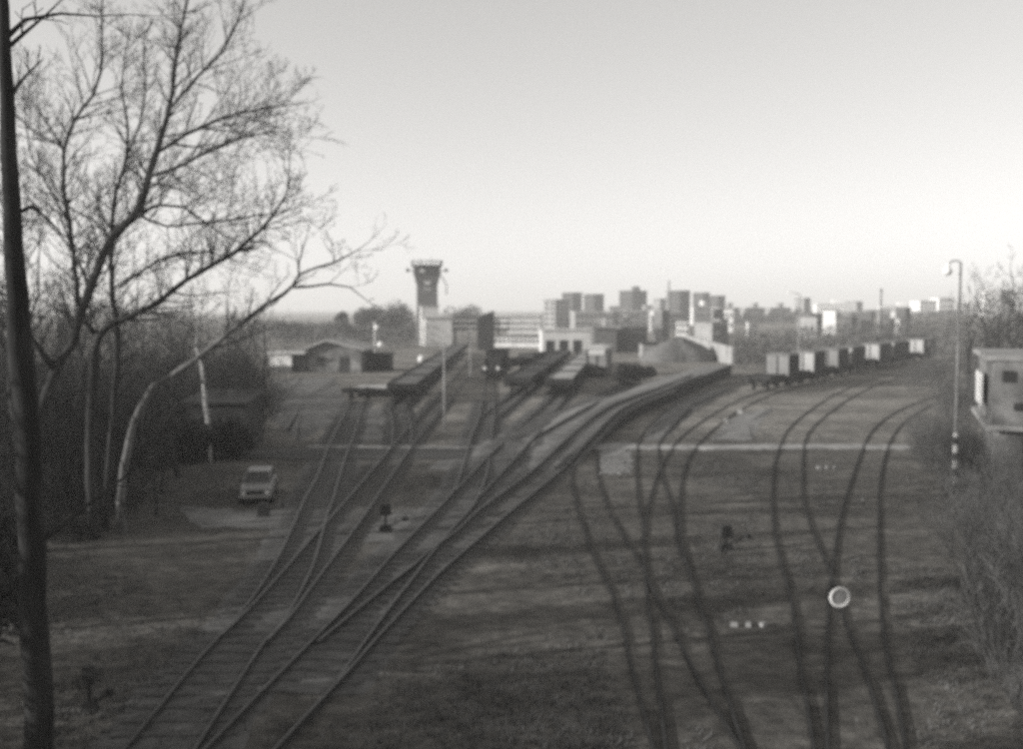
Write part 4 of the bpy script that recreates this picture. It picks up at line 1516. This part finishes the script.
def lantern(px, py, D, r, label):
    q = at(px, py, D)
    t = thing("yard_lantern", label, "lamp", (q.x, q.y, terrain(q.x, q.y)))
    hh = q.z - terrain(q.x, q.y)
    MB().cyl((0, 0, 0), 0.07, hh, 6).obj("post", M['steel'], t)
    k = MB()
    k.tube([Vector((0, 0, hh - r)), Vector((0, 0, hh - r * .5)), Vector((0, 0, hh + r * .4)), Vector((0, 0, hh + r))], [r * .5, r, r, r * .4], 12)
    k.obj("globe", M['white'], t, smooth=True)


lantern(377, 328, 160, 0.4, "small white lamp above the white slanted pole's foot")
lantern(381, 345.5, 150, 0.5, "white globe lamp low beside the dark open shed")
lantern(422, 359.5, 150, 0.55, "brightest white lamp in front of the clock tower block")

# ------------------------------------------------------------------ small track furniture
def switch_stand(px, py, h, label, rz=0.0):
    q = gp(px, py)
    t = thing("switch_stand", label, "switch stand", q, rz)
    MB().box((0, 0, -0.05), (0.5, 0.35, 0.3), taper=0.8).obj("base", M['black'], t)
    MB().cyl((0, 0, 0.2), 0.05, h - 0.4, 8).obj("post", M['black'], t)
    MB().box((0, 0, h - 0.38), (0.42, 0.3, 0.42), taper=0.85).obj("lantern_box", M['wagon'], t)
    k = MB()
    k.tube([Vector((0.1, 0, 0.2)), Vector((0.75, -0.1, 0.5))], 0.03, 6)
    k.cyl((0.75, -0.1, 0.42), 0.12, 0.16, 10)
    k.obj("lever", M['black'], t)
    return t


switch_stand(386, 532, 1.0, "dark switch stand with a box head left of the middle tracks")
switch_stand(726, 551, 0.85, "dark switch stand with its lever thrown right, between the right tracks", R(10))
switch_stand(264, 517, 0.5, "small dark switch stand in front of the parked car")
switch_stand(90, 713, 1.05, "tall dark switch stand in the shade at the lower left").scale = (.6, .6, .9)
switch_stand(493, 362, 0.9, "far switch stand behind the dark locomotive")

# round rimmed disc on a post at the crossing rails
q = gz(840, 622)
t = thing("rimmed_disc", "round grey disc with a bright white rim standing over the crossing rails", "roundel", q, 0.0)
MB().cyl((0, 0.04, 0), 0.022, 0.62, 8).obj("post", M['rail'], t)
cz = 0.66
face = bpy.data.objects.new("x", None)
k = MB().cyl((0, -0.03, cz), 0.22, 0.05, 36, 'y')
dsc = k.obj("disc", M['concrete'], t)
rim = MB()
n = 40
for i in range(n):
    a = 2 * math.pi * i / n
    for j in range(8):
        b = 2 * math.pi * j / 8
        rr = 0.245 + 0.04 * math.cos(b)
        rim.v.append((math.cos(a) * rr, -0.03 + 0.03 * math.sin(b), cz + math.sin(a) * rr))
for i in range(n):
    for j in range(8):
        rim.f.append((i * 8 + j, ((i + 1) % n) * 8 + j, ((i + 1) % n) * 8 + (j + 1) % 8, i * 8 + (j + 1) % 8))
rim.obj("rim", M['white'], t, smooth=True)
bpy.data.objects.remove(face)


def peg(px, py, label, group, s=0.3, m='concrete'):
    q = gp(px, py)
    o = MB().box((0, 0, -0.05), (s, s * .8, s * 0.75), taper=0.8).obj("marker_stone", M[m])
    o.location = q
    o.rotation_euler = (0, 0, px)
    tag(o, label, "marker", group)


for i, (x, y) in enumerate([(735, 627), (749, 627), (764, 627)]):
    peg(x, y, ["left", "middle", "right"][i] + " white marker stone of the row of three between the right tracks", "near white marker stones", 0.2)
for i, (x, y) in enumerate([(820, 469.5), (828, 469.5), (836, 469.5)]):
    peg(x, y, ["left", "middle", "right"][i] + " small white marker stone of the row just before the foot crossing", "far white marker stones", 0.26)
for i, (x, y) in enumerate([(602, 475), (611, 475), (620, 475)]):
    peg(x, y, ["left", "middle", "right"][i] + " dull marker stone of the row on the pale dirt patch", "marker stones on the pale patch", 0.2)
for (x, y, lab) in [(645, 412, "white marker stone at the foot of the retaining wall"), (721, 386, "white marker stone beside the far end of the retaining wall"),
                    (728, 423, "white marker stone between the curving tracks"), (741, 414, "pale pointed marker stone beside the outer curving track"),
                    (817, 386, "left white marker stone before the box train"), (829, 384, "right white marker stone before the box train"), (262, 424, "pale stone on the dirt near the black shed"),
                    (393, 531, "small pale stone at the foot of the box-headed switch stand")]:
    peg(x, y, lab, None, 0.45 if y < 430 else 0.2)

# ------------------------------------------------------------------ right hand vegetation
rng = random.Random(17)
for i in range(95):
    y = rng.uniform(19, 58)
    x = 0.37 * y + rng.uniform(2.8, 9)
    if x / y > 0.57 or (0.44 < x / y < 0.56 and 38 < y < 62 and x / y > 0.465 and y > 44):
        continue
    place(protoS[i % 3], x, y, "low bare shrub on the rough bank at the right", "bare shrubs on the right bank", rng.uniform(0.35, 0.85), rng.uniform(0, 6))
for i in range(12):
    px = rng.uniform(968, 1040)
    y = rng.uniform(76, 104)
    place(protoA[i % 3], (px - 512) / 1000 * y, y, "bare tree behind the weathered building at the right edge", "bare trees behind the weathered building", rng.uniform(0.75, 1.0), rng.uniform(0, 6))
for i in range(9):
    px = rng.uniform(905, 985)
    y = rng.uniform(100, 120) if px < 940 else rng.uniform(72, 92)
    place(protoS[i % 3], (px - 512) / 1000 * y + 1, y, "grey bare shrub between the lamp post and the weathered building", "shrubs beside the weathered building", rng.uniform(0.8, 1.2), rng.uniform(0, 6))

# dry grass tufts (nobody could count them)
rng = random.Random(23)
gr = MB()
lines = [c for _, c in TRACKS[:8]]
cells = set()
for c in lines:
    for p in c:
        for dx in (-1, 0, 1):
            for dy in (-1, 0, 1):
                cells.add((int(p.x // 1) + dx, int(p.y // 1) + dy))
cnt = 0
while cnt < 17000:
    y = 15 + 55 * rng.random() ** 1.4
    x = rng.uniform(-0.56, 0.56) * y
    onbank = x > 0.37 * y + 3
    if (int(x // 1), int(y // 1)) in cells and rng.random() < 0.93:
        continue
    if 55 < y < 62 or (int(x // 0.3), int(y // 0.5)) in RAIL_CELLS:
        continue
    if not onbank and hash2(x * 2.3, y * 1.7) + rng.uniform(-.5, .5) < 0.15:
        continue
    cnt += 1
    z = terrain(x, y)
    hh = rng.uniform(0.05, 0.16) * (2.3 if onbank else 1.0)
    for b in range(4):
        a = rng.uniform(0, 6.28)
        w = 0.012 + 0.01 * rng.random()
        ox, oy = rng.uniform(-.1, .1), rng.uniform(-.1, .1)
        lx, ly = math.cos(a) * hh * .7, math.sin(a) * hh * .7
        gr.poly([(x + ox - w * math.sin(a), y + oy + w * math.cos(a), z), (x + ox + w * math.sin(a), y + oy - w * math.cos(a), z), (x + ox + lx, y + oy + ly, z + hh * rng.uniform(.6, 1.1))], [(0, 1, 2)])
tag(gr.obj("dry_grass", M['drygrass']), kind='stuff')

# ------------------------------------------------------------------ haze
hz = MB().box((0, 1900, -2.5), (6400, 4400, 62)).obj("haze", M['white'])
hz.data.materials.clear()
hm = bpy.data.materials.new("haze")
hm.use_nodes = True
hn = hm.node_tree.nodes
hn.remove(hn["Principled BSDF"])
pv = hn.new("ShaderNodeVolumePrincipled")
pv.inputs["Color"].default_value = (0.985, 0.98, 0.97, 1)
pv.inputs["Density"].default_value = 0.00062
pv.inputs["Anisotropy"].default_value = 0.0
hm.node_tree.links.new(pv.outputs[0], hn["Material Output"].inputs["Volume"])
hz.data.materials.append(hm)
tag(hz, kind='stuff')
for o in list(bpy.data.objects):
    if o.get('label') == 'proto':
        bpy.data.objects.remove(o)
